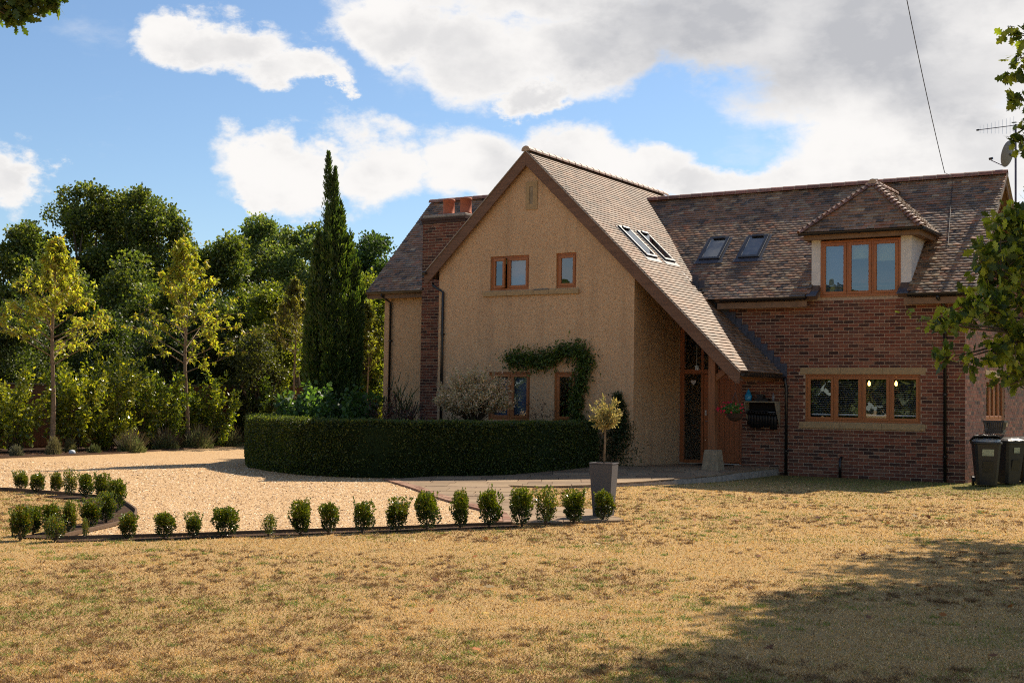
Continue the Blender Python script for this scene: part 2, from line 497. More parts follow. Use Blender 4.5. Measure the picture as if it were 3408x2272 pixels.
class MB:
    def __init__(s):
        s.V, s.F = [], []
    def add(s, V, F):
        b = len(s.V)
        s.V += [tuple(v) for v in V]
        s.F += [tuple(i+b for i in f) for f in F]
        return s
    def box(s, x0, x1, y0, y1, z0, z1):
        V = [(x, y, z) for x in (x0, x1) for y in (y0, y1) for z in (z0, z1)]
        return s.add(V, [(0, 1, 3, 2), (4, 6, 7, 5), (0, 4, 5, 1), (2, 3, 7, 6), (0, 2, 6, 4), (1, 5, 7, 3)])
    def hexa(s, b, t):
        """b, t: four corners each"""
        return s.add(list(b)+list(t), [(3, 2, 1, 0), (4, 5, 6, 7), (0, 1, 5, 4), (1, 2, 6, 5), (2, 3, 7, 6), (3, 0, 4, 7)])
    def prism(s, poly, d):
        """poly 3D points, extruded by vector d"""
        n = len(poly)
        d = Vector(d)
        V = [Vector(p) for p in poly]+[Vector(p)+d for p in poly]
        F = [tuple(reversed(range(n))), tuple(range(n, 2*n))]+[(i, (i+1) % n, n+(i+1) % n, n+i) for i in range(n)]
        return s.add(V, F)
    def tube(s, P, r, seg=8, cap=True):
        P = [Vector(p) for p in P]
        if not hasattr(r, '__len__'):
            r = [r]*len(P)
        b = len(s.V)
        ref = None
        for i, p in enumerate(P):
            d = (P[min(i+1, len(P)-1)]-P[max(i-1, 0)]).normalized()
            if ref is None:
                ref = Vector((0, 0, 1)) if abs(d.z) < 0.9 else Vector((1, 0, 0))
            u = d.cross(ref).normalized()
            w = u.cross(d).normalized()
            ref = w
            for k in range(seg):
                a = 2*PI*k/seg
                s.V.append(tuple(p+u*math.cos(a)*r[i]+w*math.sin(a)*r[i]))
        for i in range(len(P)-1):
            for k in range(seg):
                s.F.append((b+i*seg+k, b+i*seg+(k+1) % seg, b+(i+1)*seg+(k+1) % seg, b+(i+1)*seg+k))
        if cap:
            s.F.append(tuple(b+k for k in reversed(range(seg))))
            s.F.append(tuple(b+(len(P)-1)*seg+k for k in range(seg)))
        return s
    def lathe(s, prof, c=(0, 0, 0), seg=16):
        b = len(s.V)
        for r, z in prof:
            for k in range(seg):
                a = 2*PI*k/seg
                s.V.append((c[0]+r*math.cos(a), c[1]+r*math.sin(a), c[2]+z))
        for i in range(len(prof)-1):
            for k in range(seg):
                s.F.append((b+i*seg+k, b+i*seg+(k+1) % seg, b+(i+1)*seg+(k+1) % seg, b+(i+1)*seg+k))
        return s
    def build(s, name, mat, parent=None, **k):
        return make(name, s.V, s.F, mat, parent, **k)
def empty(name, loc, label, cat, group=None, rz=0.0):
    o = bpy.data.objects.new(name, None)
    o.location = tuple(map(float, loc))
    o.rotation_euler = (0, 0, rz)
    o.empty_display_size = 0.2
    C.objects.link(o)
    return tag(o, label, cat, group)
def tag(o, label, cat, group=None, kind=None):
    o['label'] = label
    o['category'] = cat
    if group:
        o['group'] = group
    if kind:
        o['kind'] = kind
    return o
def bevel(o, w=0.004, seg=1):
    m = o.modifiers.new('bevel', 'BEVEL')
    m.width = w
    m.segments = seg
    m.limit_method = 'ANGLE'
    return o
# leaves: batches of a template placed by numpy
QUAD = np.array([(0, 0, 0), (0.30, 0.5, 0.06), (0, 1, 0), (-0.30, 0.5, 0.06)])
LONG = np.array([(0, 0, 0), (0.16, 0.45, 0.05), (0, 1, -0.12), (-0.16, 0.45, 0.05)])
SLIV = np.array([(-0.10, 0, 0), (0.10, 0, 0), (0.05, 1, 0.0), (-0.05, 1, 0.0)])
ROUND = np.array([(0, 0, 0), (0.42, 0.5, 0.08), (0, 1, 0), (-0.42, 0.5, 0.08)])
OAK = np.array([(0, 0, 0), (.10, .16, 0), (.22, .22, .02), (.14, .33, 0), (.36, .46, .03), (.20, .56, 0), (.36, .74, .03), (.16, .80, 0), (.10, .98, .01), (0, 1.0, 0),
                (-.10, .98, .01), (-.16, .80, 0), (-.36, .74, .03), (-.20, .56, 0), (-.36, .46, .03), (-.14, .33, 0), (-.22, .22, .02), (-.10, .16, 0)])
def frames(D, rg, jitter=0.0, up=None, upw=0.0):
    """rotation matrices whose local Y follows D, local Z random (or drawn to up)"""
    n = len(D)
    D = D/np.linalg.norm(D, axis=1, keepdims=True)
    Z = rg.normal(size=(n, 3))
    if up is not None:
        Z = Z*(1-upw)+np.asarray(up)*upw*2
    X = np.cross(D, Z)
    X /= np.linalg.norm(X, axis=1, keepdims=True)+1e-9
    Z = np.cross(X, D)
    return np.stack([X, D, Z], axis=2)
def leaves(name, P, R, s, tpl, mat, tint, parent=None, kind=None):
    n, k = len(P), len(tpl)
    V = P[:, None, :]+np.einsum('nij,kj->nki', R, tpl)*np.asarray(s).reshape(-1, 1, 1)
    Q = np.arange(n*k).reshape(n, k)
    return mesh_np(name, V.reshape(-1, 3), Q, mat, tint, parent=parent, kind=kind, nvf=k)
def tints(n, pal, rg, clump=None, var=0.18):
    pal = np.array(pal, float)
    i = rg.integers(0, len(pal), n)
    c = pal[i]*(1+rg.normal(0, var, (n, 1)))
    if clump is not None:
        c = c*clump.reshape(-1, 1)
    return np.clip(c, 0.002, 1)
def unit(rg, n):
    v = rg.normal(size=(n, 3))
    return v/np.linalg.norm(v, axis=1, keepdims=True)
def inside(px, py, poly):
    px, py = np.asarray(px), np.asarray(py)
    r = np.zeros(px.shape, bool)
    j = len(poly)-1
    for i in range(len(poly)):
        xi, yi = poly[i][:2]
        xj, yj = poly[j][:2]
        c = ((yi > py) != (yj > py)) & (px < (xj-xi)*(py-yi)/(yj-yi+1e-12)+xi)
        r ^= c
        j = i
    return r
def smooth_line(pts, n=6, closed=False):
    """Catmull-Rom through points"""
    P = [np.array(p, float) for p in pts]
    out = []
    m = len(P)
    rngi = range(m if closed else m-1)
    for i in rngi:
        p0 = P[(i-1) % m] if (closed or i > 0) else P[0]
        p1, p2 = P[i], P[(i+1) % m]
        p3 = P[(i+2) % m] if (closed or i+2 < m) else P[-1]
        for k in range(n):
            t = k/n
            out.append(0.5*((2*p1)+(-p0+p2)*t+(2*p0-5*p1+4*p2-p3)*t*t+(-p0+3*p1-3*p2+p3)*t**3))
    if not closed:
        out.append(P[-1])
    return out

# ================================================================== GROUND
def zpath(y):
    return float(np.interp(y, [-8.0, -2.6], [0.020, 0.17]))
make('lawn', [(-420, -260, 0), (420, -260, 0), (420, 600, 0), (-420, 600, 0)], [(0, 1, 2, 3)], 'lawn_grass', kind='structure')
HEDGE = smooth_line([(-7.52, -2.75), (-7.62, -4.5), (-7.95, -5.68), (-9.0, -6.75), (-9.95, -7.42), (-11.15, -7.55), (-12.6, -6.98), (-14.1, -5.95), (-15.25, -4.6), (-15.9, -3.1), (-16.1, -1.6), (-15.95, -0.2)], 6)
front_edge = [G(191, 1796), G(287, 1794), G(560, 1787), G(850, 1777), G(1050, 1770), G(1250, 1764), G(1503, 1754), G(1705, 1747)]
border_px = [(1310, 1598), (1400, 1625), (1503, 1661), (1600, 1688), (1681, 1711), (1700, 1730), (1705, 1747)]
border = [G(*p) for p in border_px]
isl_px = [(-250, 1626), (0, 1632), (158, 1643), (316, 1657), (372, 1664), (411, 1676), (447, 1700), (452, 1712), (440, 1732), (380, 1752), (306, 1770), (240, 1785), (191, 1796)]
isl = [G(*p) for p in isl_px]
isl_s = smooth_line([p[:2] for p in isl], 5)
back_px = [(-500, 1536), (0, 1526), (400, 1510), (808, 1483)]
gravel_poly = [tuple(p[:2]) for p in front_edge]+[tuple(p[:2]) for p in reversed(border)]
gravel_poly += [(-8.9, -7.0), (-9.0, -4.0), (-11, -2.5), (-14, 1.0), (-16, 6.5)]
gravel_poly += [tuple(G(*p)[:2]) for p in reversed(back_px)]
gravel_poly += [tuple(G(-500, 1632)[:2])]+[tuple(p) for p in isl_s]
def flat(name, poly, z, mat, kind='structure', th=None):
    tri = tessellate_polygon([[Vector((p[0], p[1], 0)) for p in poly]])
    o = make(name, [(p[0], p[1], z(p) if callable(z) else z) for p in poly], [tuple(t) for t in tri], mat, kind=kind)
    # keep faces upward
    me = o.data
    me.update()
    fl = [p.normal.z < 0 for p in me.polygons]
    if any(fl):
        import bmesh
        bm = bmesh.new()
        bm.from_mesh(me)
        bmesh.ops.reverse_faces(bm, faces=[f for f in bm.faces if f.normal.z < 0])
        bm.to_mesh(me)
        bm.free()
    return o
flat('gravel_drive', gravel_poly, 0.006, 'gravel')
# planting bed along the fence
bed = [tuple(G(*p)[:2]) for p in back_px]+[(-17, 9), (-16, 14), (-30, 14)]+[tuple(at(-500, 1490, 36)[:2])]
flat('planting_bed', bed, 0.012, 'soil')
flat('garden_bed', [tuple(p[:2]) for p in HEDGE]+[(-15.5, .1), (-11.9, .1), (-11.9, -2.3), (-7.5, -2.3)], 0.014, 'soil')
# soil strip under the box shrubs of the lawn island, and along the front edge
def strip(name, line, w0, w1, z, mat, kind='structure', parent=None, zt=None):
    V, F = [], []
    L = [np.array(p[:2]) for p in line]
    for i, p in enumerate(L):
        d = L[min(i+1, len(L)-1)]-L[max(i-1, 0)]
        d = d/np.linalg.norm(d)
        nn = np.array([-d[1], d[0]])
        V += [(*(p+nn*w0), z), (*(p+nn*w1), z)]
        if i:
            k = 2*i
            F.append((k-2, k, k+1, k-1) if w1 < w0 else (k-2, k-1, k+1, k))
    if zt is not None:
        n = len(V)
        V += [(x, y, zt) for x, y, _ in V]
        m = len(L)
        F2 = [tuple(i+n for i in reversed(f)) for f in F]
        F3 = []
        for i in range(m-1):
            F3 += [(2*i, 2*i+2, 2*i+2+n, 2*i+n), (2*i+1, 2*i+1+n, 2*i+3+n, 2*i+3)]
        F3 += [(0, n, n+1, 1), (n-2, n-1, 2*n-1, 2*n-2)]
        F = F2+F3
    return make(name, V, F, mat, kind=kind, parent=parent)
sx = [p for p in isl_s]
strip('island_bed', sx[12:], 0.02, -0.46, 0.016, 'soil')
strip('front_bed', [p[:2] for p in smooth_line([p[:2] for p in front_edge], 4)], -0.02, -0.26, 0.010, 'soil')
e = strip('timber_edging', smooth_line([p[:2] for p in front_edge], 4), 0.012, -0.012, -0.02, 'edging_wood', kind=None, zt=0.045)
tag(e, 'low dark timber edging strip between the gravel drive and the front lawn', 'edging', 'timber edgings of the drive')
e = strip('timber_edging', sx, 0.014, -0.014, -0.02, 'edging_wood', kind=None, zt=0.055)
tag(e, 'curved pale timber edging around the lawn island with box shrubs', 'edging', 'timber edgings of the drive')
e = strip('timber_edging', [G(*p)[:2] for p in back_px], 0.014, -0.014, -0.02, 'edging_wood', kind=None, zt=0.05)
tag(e, 'timber edging between the gravel drive and the planting bed by the fence', 'edging', 'timber edgings of the drive')

# paved path
path_poly = [tuple(p[:2]) for p in border]+[tuple(G(*p)[:2]) for p in [(1850, 1744), (1950, 1740), (2076, 1736), (2060, 1727), (1966, 1700), (1846, 1691), (1717, 1633), (1690, 1620)]]
path_poly += [tuple(G(x, y, z)[:2]) for x, y, z in [(1800, 1618, .03), (1950, 1617, .035), (2057, 1610, .05), (2148, 1602, .08), (2267, 1590, .12), (2401, 1577, .155)]]
path_poly += [(-4.05, -0.02), (-6.50, -0.02), (-6.50, -2.4), (-7.42, -2.4), (-7.42, -4.7), (-7.55, -5.95), (-8.62, -6.95)]
base = flat('path', path_poly, lambda p: zpath(p[1])-0.008, 'path_bed')
_n = len(path_poly)
_V = [(p[0], p[1], zpath(p[1])-0.012) for p in path_poly]+[(p[0], p[1], -0.06) for p in path_poly]
make('path_edge', _V, [(i, (i+1) % _n, _n+(i+1) % _n, _n+i) for i in range(_n)], 'concrete', base)
def clip_convex(subj, cell):
    out = subj
    n = len(cell)
    for i in range(n):
        a, b = cell[i], cell[(i+1) % n]
        inp, out = out, []
        if not inp:
            break
        def side(p):
            return (b[0]-a[0])*(p[1]-a[1])-(b[1]-a[1])*(p[0]-a[0])
        for k in range(len(inp)):
            p, q = inp[k], inp[(k+1) % len(inp)]
            sp, sq = side(p), side(q)
            if sp >= 0:
                out.append(p)
            if (sp >= 0) != (sq >= 0):
                t = sp/(sp-sq)
                out.append((p[0]+(q[0]-p[0])*t, p[1]+(q[1]-p[1])*t))
    return out
slab_pal = [(0.26, 0.18, 0.105), (0.235, 0.158, 0.092), (0.285, 0.20, 0.12), (0.22, 0.15, 0.092), (0.24, 0.158, 0.094)]
def area(p):
    return abs(sum(p[i][0]*p[(i+1) % len(p)][1]-p[(i+1) % len(p)][0]*p[i][1] for i in range(len(p)))/2)
inner = path_poly
y = -17.0
A = 0.52
ca, sa = math.cos(A), math.sin(A)
V_ = -22.0
nsl = 0
while V_ < 2:
    h = random.choice([0.45, 0.6, 0.6, 0.75])
    U_ = -16.0+random.random()*0.5
    while U_ < 4:
        w = random.choice([0.45, 0.6, 0.75, 0.9])
        g_ = 0.007
        cell = [(U_+g_, V_+g_), (U_+w-g_, V_+g_), (U_+w-g_, V_+h-g_), (U_+g_, V_+h-g_)]
        cell = [(u*ca-v*sa+random.uniform(-.006, .006), u*sa+v*ca+random.uniform(-.006, .006)) for u, v in cell]
        c = clip_convex(list(inner), cell)
        if len(c) >= 3 and area(c) > 0.02:
            dz = random.uniform(-0.003, 0.003)
            n = len(c)
            if sum(c[i][0]*c[(i+1) % n][1]-c[(i+1) % n][0]*c[i][1] for i in range(n)) < 0:
                c = c[::-1]
            V = [(p[0], p[1], zpath(p[1])+0.008+dz) for p in c]+[(p[0], p[1], zpath(p[1])-0.03) for p in c]
            F = [tuple(range(n))]+[(i, n+i, n+(i+1) % n, (i+1) % n) for i in range(n)]
            col = np.array(random.choice(slab_pal))*random.uniform(0.85, 1.15)
            make('paving_slab', V, F, 'paving', base, tint=[col]*len(F))
        U_ += w
    V_ += h
# brick border between gravel and paving
bl = smooth_line([p[:2] for p in border], 12)
L = [0]
for i in range(1, len(bl)):
    L.append(L[-1]+np.linalg.norm(bl[i]-bl[i-1]))
L = np.array(L)
bl = np.array(bl)
k = 0.0
while k < L[-1]-0.2:
    for row in range(2):
        s0 = k+row*0.1
        p = np.array([np.interp(s0, L, bl[:, 0]), np.interp(s0, L, bl[:, 1])])
        q = np.array([np.interp(s0+0.2, L, bl[:, 0]), np.interp(s0+0.2, L, bl[:, 1])])
        d = (q-p)/np.linalg.norm(q-p)
        nn = np.array([-d[1], d[0]])*(-1)
        if inside(*(p+nn*-0.2+d*.1), path_poly):
            nn = -nn
        off = -0.22+row*0.108
        c = [p+nn*off+d*.005, q+nn*off-d*.005, q+nn*(off+.1)-d*.005, p+nn*(off+.1)+d*.005]
        zz = 0.038+random.uniform(-.002, .002)
        m = MB().hexa([(*v, -0.02) for v in c], [(*v, zz) for v in c])
        col = np.array(random.choice([(0.27, 0.145, 0.09), (0.24, 0.12, 0.075), (0.30, 0.175, 0.115)]))*random.uniform(.85, 1.15)
        m.build('border_brick', 'paving', base, tint=[col]*6)
    k += 0.21

# ================================================================== THE HOUSE
H = empty('house', (0, 0, 0), 'brick and pebbledash house with steep tiled roofs, gabled wing and sloping porch roof', 'house')
SL = 0.9606                                    # tangent of the roof pitch
XA, ZA = -9.2964, 7.36                         # wing ridge
XC, ZC = -3.97, 7.36-SL*(9.2964-3.97)          # catslide eave
YB, YG = -2.5216, -2.36                        # barge plane, wing front wall
XW, XL = -6.525, -11.81
def zcat(x):
    return ZA-SL*abs(x-XA)
YR, ZR, YE = 3.004, 6.91, -0.30
SM_ = 0.888
def zmain(y):
    return ZR-SM_*abs(y-YR)
YRL, ZRL, YEL = 2.825, 7.33, -0.10
SLf = 0.974
def zleft(y):
    return ZRL-SLf*abs(y-YRL)

def wall_panel(name, outer, holes, to3, inward, mat, reveal=0.10, parent=H):
    """outer, holes in (a, z); to3 maps to 3D; inward is the direction the reveals run"""
    polys = [outer]+[[(a0, z0), (a0, z1), (a1, z1), (a1, z0)] for a0, a1, z0, z1 in holes]
    tri = tessellate_polygon([[Vector((a, z, 0)) for a, z in p] for p in polys])
    V = [to3(a, z) for p in polys for a, z in p]
    F = [tuple(t) for t in tri]
    nin = np.array(inward)
    out = []
    for f in F:
        a, b, c = (np.array(V[i]) for i in f)
        if np.dot(np.cross(b-a, c-a), nin) > 0:
            f = f[::-1]
        out.append(f)
    F = out
    for a0, a1, z0, z1 in holes:
        b = len(V)
        c = [(a0, z0), (a1, z0), (a1, z1), (a0, z1)]
        V += [to3(a, z) for a, z in c]
        V += [tuple(np.array(to3(a, z))+nin*reveal) for a, z in c]
        F += [(b+i, b+(i+1) % 4, b+4+(i+1) % 4, b+4+i) for i in range(4)]
    return make(name, V, F, mat, parent)

# ---- windows ------------------------------------------------------
def window(name, to3, nin, x0, x1, z0, z1, lights, fr=0.05, sash=0.06, set_=0.05, parent=H, room=None, label=None, blinds=None, open_light=None, roomd=1.3, rr=0.35):
    """a frame with mullions (the part), sashes and panes (sub-parts), and the room behind"""
    def bx(mb, a0, a1, zz0, zz1, d0, d1):
        P = []
        for d in (d0, d1):
            for a, z in ((a0, zz0), (a1, zz0), (a1, zz1), (a0, zz1)):
                P.append(tuple(np.array(to3(a, z))+np.array(nin)*d))
        mb.hexa(P[:4], P[4:])
    f = MB()
    s0, s1 = set_, set_+0.07
    bx(f, x0, x1, z1-fr, z1, s0, s1)
    bx(f, x0, x1, z0, z0+fr, s0-0.012, s1)
    bx(f, x0, x0+fr, z0+fr, z1-fr, s0, s1)
    bx(f, x1-fr, x1, z0+fr, z1-fr, s0, s1)
    n = len(lights)
    tot = sum(lights)
    xs = [x0+fr]
    for w in lights:
        xs.append(xs[-1]+(x1-x0-2*fr)*w/tot)
    for x in xs[1:-1]:
        bx(f, x-0.018, x+0.018, z0+fr, z1-fr, s0, s1)
    win = f.build(name, 'oak_frame', parent)
    if label:
        win['label'] = label
    for i in range(n):
        a, b = xs[i]+(0.004 if i == 0 else 0.022), xs[i+1]-(0.004 if i == n-1 else 0.022)
        c, d = z0+fr+0.004, z1-fr-0.004
        q0, q1 = s0-0.016, s0+0.035
        sm = MB()
        bx(sm, a, b, d-sash, d, q0, q1)
        bx(sm, a, b, c, c+sash, q0, q1)
        bx(sm, a, a+sash, c+sash, d-sash, q0, q1)
        bx(sm, b-sash, b, c+sash, d-sash, q0, q1)
        so = sm.build('sash', 'oak_frame', win)
        bevel(so, 0.004)
        pm = MB()
        P4 = [tuple(np.array(to3(aa, zz))+np.array(nin)*(s0+0.010)) for aa, zz in ((a+sash, c+sash), (b-sash, c+sash), (b-sash, d-sash), (a+sash, d-sash))]
        pm.add(P4, [(0, 1, 2, 3)])
        po = pm.build('pane', 'window_glass', win)
        if open_light is not None and open_light[0] == i:
            # this light swings out about its outer edge
            hinge = Vector(to3(a if open_light[1] < 0 else b, c))
            R_ = Matrix.Translation(hinge) @ Matrix.Rotation(open_light[2], 4, 'Z') @ Matrix.Translation(-hinge)
            so.data.transform(R_)
            po.data.transform(R_)
    if room is not None:
        r = MB()
        D0, D1 = s1+0.02, s1+roomd
        P = lambda a, z, d: tuple(np.array(to3(a, z))+np.array(nin)*d)
        c0 = [(x0-rr, z0-rr), (x1+rr, z0-rr), (x1+rr, z1+rr), (x0-rr, z1+rr)]
        V = [P(a, z, D0) for a, z in c0]+[P(a, z, D1) for a, z in c0]
        r.add(V, [(4, 5, 6, 7)]+[(i, (i+1) % 4, 4+(i+1) % 4, 4+i) for i in range(4)])
        r.build('room_interior', room, win)
    if blinds:
        for (i, frac, mat) in blinds:
            a, b = xs[i]+0.03, xs[i+1]-0.03
            bm_ = MB()
            top = z1-fr-0.02
            bx(bm_, a, b, top-(z1-z0-2*fr)*frac, top, s1+0.03, s1+0.045)
            bm_.build('roller_blind', mat, win)
    return win, xs

Yf = lambda y0: (lambda a, z: (a, y0, z))
PY, NY, PX_, NX_ = (0, 1, 0), (0, -1, 0), (1, 0, 0), (-1, 0, 0)

# ---- wing front wall with four openings
u1, u2, u3, u4 = -10.335, -9.264, -8.538, -8.007
l1, l2, l3, l4 = -10.334, -9.194, -8.542, -7.985
ZUT, ZUB, ZLT, ZLB = 4.960, 4.155, 2.240, 1.118
outer = [(XL, -0.1), (XW, -0.1), (XW, zcat(XW)-0.12), (XA, ZA-0.12), (XL, zcat(XL)-0.12)]
ww = wall_panel('rendered_gable_wall', outer, [(u1, u2, ZUB, ZUT), (u3, u4, ZUB, ZUT), (l1, l2, ZLB, ZLT), (l3, l4, ZLB, ZLT)], Yf(YG), PY, 'pebbledash')
rw = MB()
rw.add([(XW, YG, -0.1), (XW, 0.25, -0.1), (XW, 0.25, zcat(XW)-0.12), (XW, YG, zcat(XW)-0.12)], [(0, 1, 2, 3)])
rw.build('rendered_side_wall', 'pebbledash', H)
rw = MB()
rw.add([(XL, YG, -0.1), (XL, 0.16, -0.1), (XL, 0.16, zcat(XL)-0.12), (XL, YG, zcat(XL)-0.12)], [(3, 2, 1, 0)])
rw.build('rendered_side_wall', 'pebbledash', H)
window('window', Yf(YG), PY, u1, u2, ZUB, ZUT, [0.42, 0.58], room='dark_room', open_light=(0, -1, math.radians(-16)), blinds=[(1, 0.95, 'blind'), (0, 0.14, 'cream_blind')])
window('window', Yf(YG), PY, u3, u4, ZUB, ZUT, [1], room='dark_room')
window('window', Yf(YG), PY, l1, l2, ZLB, ZLT, [0.52, 0.48], room='dark_room', blinds=[(0, 0.96, 'blind'), (1, 0.9, 'blind')])
window('window', Yf(YG), PY, l3, l4, ZLB, ZLT, [1], room='dark_room')
def sillstones(name, x0, x1, z0, z1, yf, n, mat='stone', cuts=None, proud=0.045, depth=0.09):
    xs = cuts or [x0+(x1-x0)*i/n for i in range(n+1)]
    for a, b in zip(xs[:-1], xs[1:]):
        o = MB().box(a+0.003, b-0.003, yf-proud, yf+depth, z0, z1).build(name, mat, H)
        bevel(o, 0.006)
sillstones('window_sill', -10.514, -7.911, 4.018, 4.128, YG, 4, cuts=[-10.514, -9.83, -9.11, -8.70, -7.911], proud=0.06, depth=-0.004)
o = MB().box(-9.10, -8.72, YG-0.05, YG-0.012, 4.13, 4.148).build('sill_gap', 'lead', H)
# slit stone high in the gable
s0 = on = None
x0_, x1_, z0_, z1_ = -9.37, -9.055, 6.01, 6.665
mbs = MB()
for (a, b, c, d) in ((x0_, x1_, z1_-.11, z1_), (x0_, x1_, z0_, z0_+.13), (x0_, x0_+.095, z0_+.13, z1_-.11), (x1_-.12, x1_, z0_+.13, z1_-.11)):
    mbs.box(a, b, YG-0.022, YG-0.003, c, d)
so = mbs.build('stone_slit', 'stone', H)
MB().box(x0_+.095, x1_-.12, YG-0.006, YG-0.002, z0_+.13, z1_-.11).build('slit_back', 'stone_grey', so)

# ---- left part
YL = 0.16
wall_panel('rendered_left_wall', [(-15.42, -0.1), (XL-0.02, -0.1), (XL-0.02, zleft(YL)-0.1), (-15.42, zleft(YL)-0.1)], [], Yf(YL), PY, 'pebbledash')
o = MB().add([(-15.42, YL, -0.1), (-15.42, 6.0, -0.1), (-15.42, 6.0, 4.4), (-15.42, YRL, ZRL-.1), (-15.42, YL, zleft(YL)-.1)], [(4, 3, 2, 1, 0)]).build('rendered_end_wall', 'pebbledash', H)

# ---- brick walls
BP = [(0.185, 0.062, 0.040), (0.150, 0.052, 0.036), (0.205, 0.078, 0.050), (0.060, 0.030, 0.026), (0.085, 0.040, 0.032), (0.120, 0.045, 0.034),
      (0.230, 0.105, 0.070), (0.165, 0.070, 0.050), (0.200, 0.070, 0.045), (0.145, 0.060, 0.046)]
BW = [4, 3, 3, 3.2, 2.8, 2.5, 1.6, 2.8, 2.5, 2]
brick_meshes = {}
def brick_runs(a0, a1, z0, z1, holes, top=None, bond0=0.0):
    """courses of stretcher bond cut at openings -> (a, b, z) list"""
    out = []
    n = int(round((z1-z0)/0.075))
    for r in range(n):
        z = z0+r*0.075
        off = (0.1125 if r % 2 else 0)+bond0
        a = math.floor((a0-off)/0.225)*0.225+off
        while a < a1:
            p, q = max(a, a0), min(a+0.211, a1)
            segs = [(p, q)]
            for h0, h1, g0, g1 in holes:
                if z+0.05 > g0 and z+0.02 < g1:
                    ns = []
                    for s, t in segs:
                        if t <= h0 or s >= h1:
                            ns.append((s, t))
                        else:
                            if s < h0:
                                ns.append((s, h0))
                            if t > h1:
                                ns.append((h1, t))
                    segs = ns
            for s, t in segs:
                if t-s > 0.03 and (top is None or z+0.065 < top((s+t)/2)):
                    out.append((s, t, z))
            a += 0.225
    return out
def pick_col(pal, w):
    c = np.array(random.choices(pal, w)[0])*np.array([1.03, 1.0, .88])
    return c*random.uniform(0.82, 1.22)
def build_bricks(wall, runs, to3, nin, n_single, depth=0.012, key=None):
    nin = np.array(nin, float)
    runs = list(runs)
    if key:
        runs.sort(key=key)
    Vs, Fs, Cs = [], [], []
    for i, (s, t, z) in enumerate(runs):
        pr = random.uniform(-0.0015, 0.0025)
        c4 = [(s, z), (t, z), (t, z+0.062), (s, z+0.062)]
        fr_ = [np.array(to3(a, b))-nin*pr for a, b in c4]
        bk = [np.array(to3(a, b))+nin*depth for a, b in c4]
        # winding: front face looks out of the wall
        e1, e2 = fr_[1]-fr_[0], fr_[3]-fr_[0]
        F = [(0, 1, 2, 3), (1, 0, 4, 5), (2, 1, 5, 6), (3, 2, 6, 7), (0, 3, 7, 4)]
        if np.dot(np.cross(e1, e2), nin) > 0:
            F = [f[::-1] for f in F]
        col = pick_col(BP, BW)
        if i < n_single:
            ctr = fr_[0]
            V = [v-ctr for v in fr_+bk]
            make('brick', V, F, 'brick', wall, tint=[col]*5, loc=tuple(ctr))
        else:
            b = len(Vs)
            Vs += fr_+bk
            Fs += [tuple(k+b for k in f) for f in F]
            Cs += [col]*5
    if Vs:
        make('brickwork', Vs, Fs, 'brick', wall, tint=Cs, kind='stuff')
DW0, DW1, DZ0, DZ1 = -3.1055, -1.337, 3.964, 5.21
KX0, KX1, KZ0, KZ1 = -3.456, -0.915, 1.21, 2.26
DX0, DX1, DZb, DZt = -6.519, -4.94, 0.19, 2.31
ZWT = zmain(0)-0.06
# mortar plane sits 9 mm behind the brick faces
outer = [(XW+0.002, -0.1), (0-0.005, -0.1), (0-0.005, ZWT), (XW+0.002, ZWT)]
bw = wall_panel('brick_wall', outer, [(KX0, KX1, KZ0, KZ1), (DX0, DX1, DZb, DZt+1.1), (DW0, DW1, DZ0, ZWT-0.002)], Yf(0.005), PY, 'mortar', reveal=0.1)
holes = [(KX0, KX1, KZ0, KZ1), (KX0-.115, KX1+.107, KZ1, KZ1+.15), (KX0-.115, KX1+.107, KZ0-.14, KZ0), (DX0, DX1, DZb-.1, DZt+1.1), (DW0, DW1, DZ0, 9)]
runs = brick_runs(XW+0.01, 0.0, 0.0, 3.9, holes, bond0=-0.215)
def bkey(r):
    return -r[0]+abs(r[2]-2.0)*0.6
build_bricks(bw, runs, Yf(0.0), PY, 300, key=bkey)
# side wall
TSX = lambda a, z: (0.0, a, z)
SW0, SW1, SZ0, SZ1 = 1.98, 3.93, 1.28, 2.26
gtop = lambda a: zmain(a)-0.12
sidewall = wall_panel('brick_side_wall', [(0.005, -0.1), (9.0, -0.1), (9.0, 3.2), (6.4, 3.5), (6.2, gtop(6.2)), (YR, gtop(YR)), (0.005, gtop(0.0))], [(SW0, SW1, SZ0, SZ1)],
                      lambda a, z: (-0.005, a, z), NX_, 'mortar', reveal=0.1)
sh = [(SW0, SW1, SZ0, SZ1), (SW0-.1, SW1+.1, SZ1, SZ1+.15), (SW0-.1, SW1+.1, SZ0-.14, SZ0)]
runs = brick_runs(0.0, 9.0, 0.0, 6.9, sh, top=lambda a: gtop(a) if a < 6.2 else 3.25)
build_bricks(sidewall, runs, TSX, NX_, 0)
for a, b in ((SW0-.1, SW1+.1),):
    bevel(MB().box(-0.05, 0.012, a, b, SZ1+0.003, SZ1+.147).build('lintel', 'stone', H), 0.005)
    bevel(MB().box(-0.05, 0.045, a, b, SZ0-.137, SZ0-.003).build('window_sill', 'stone', H), 0.005)
window('window', TSX, NX_, SW0, SW1, SZ0, SZ1, [1, 1, 1, 1], room='dark_room')
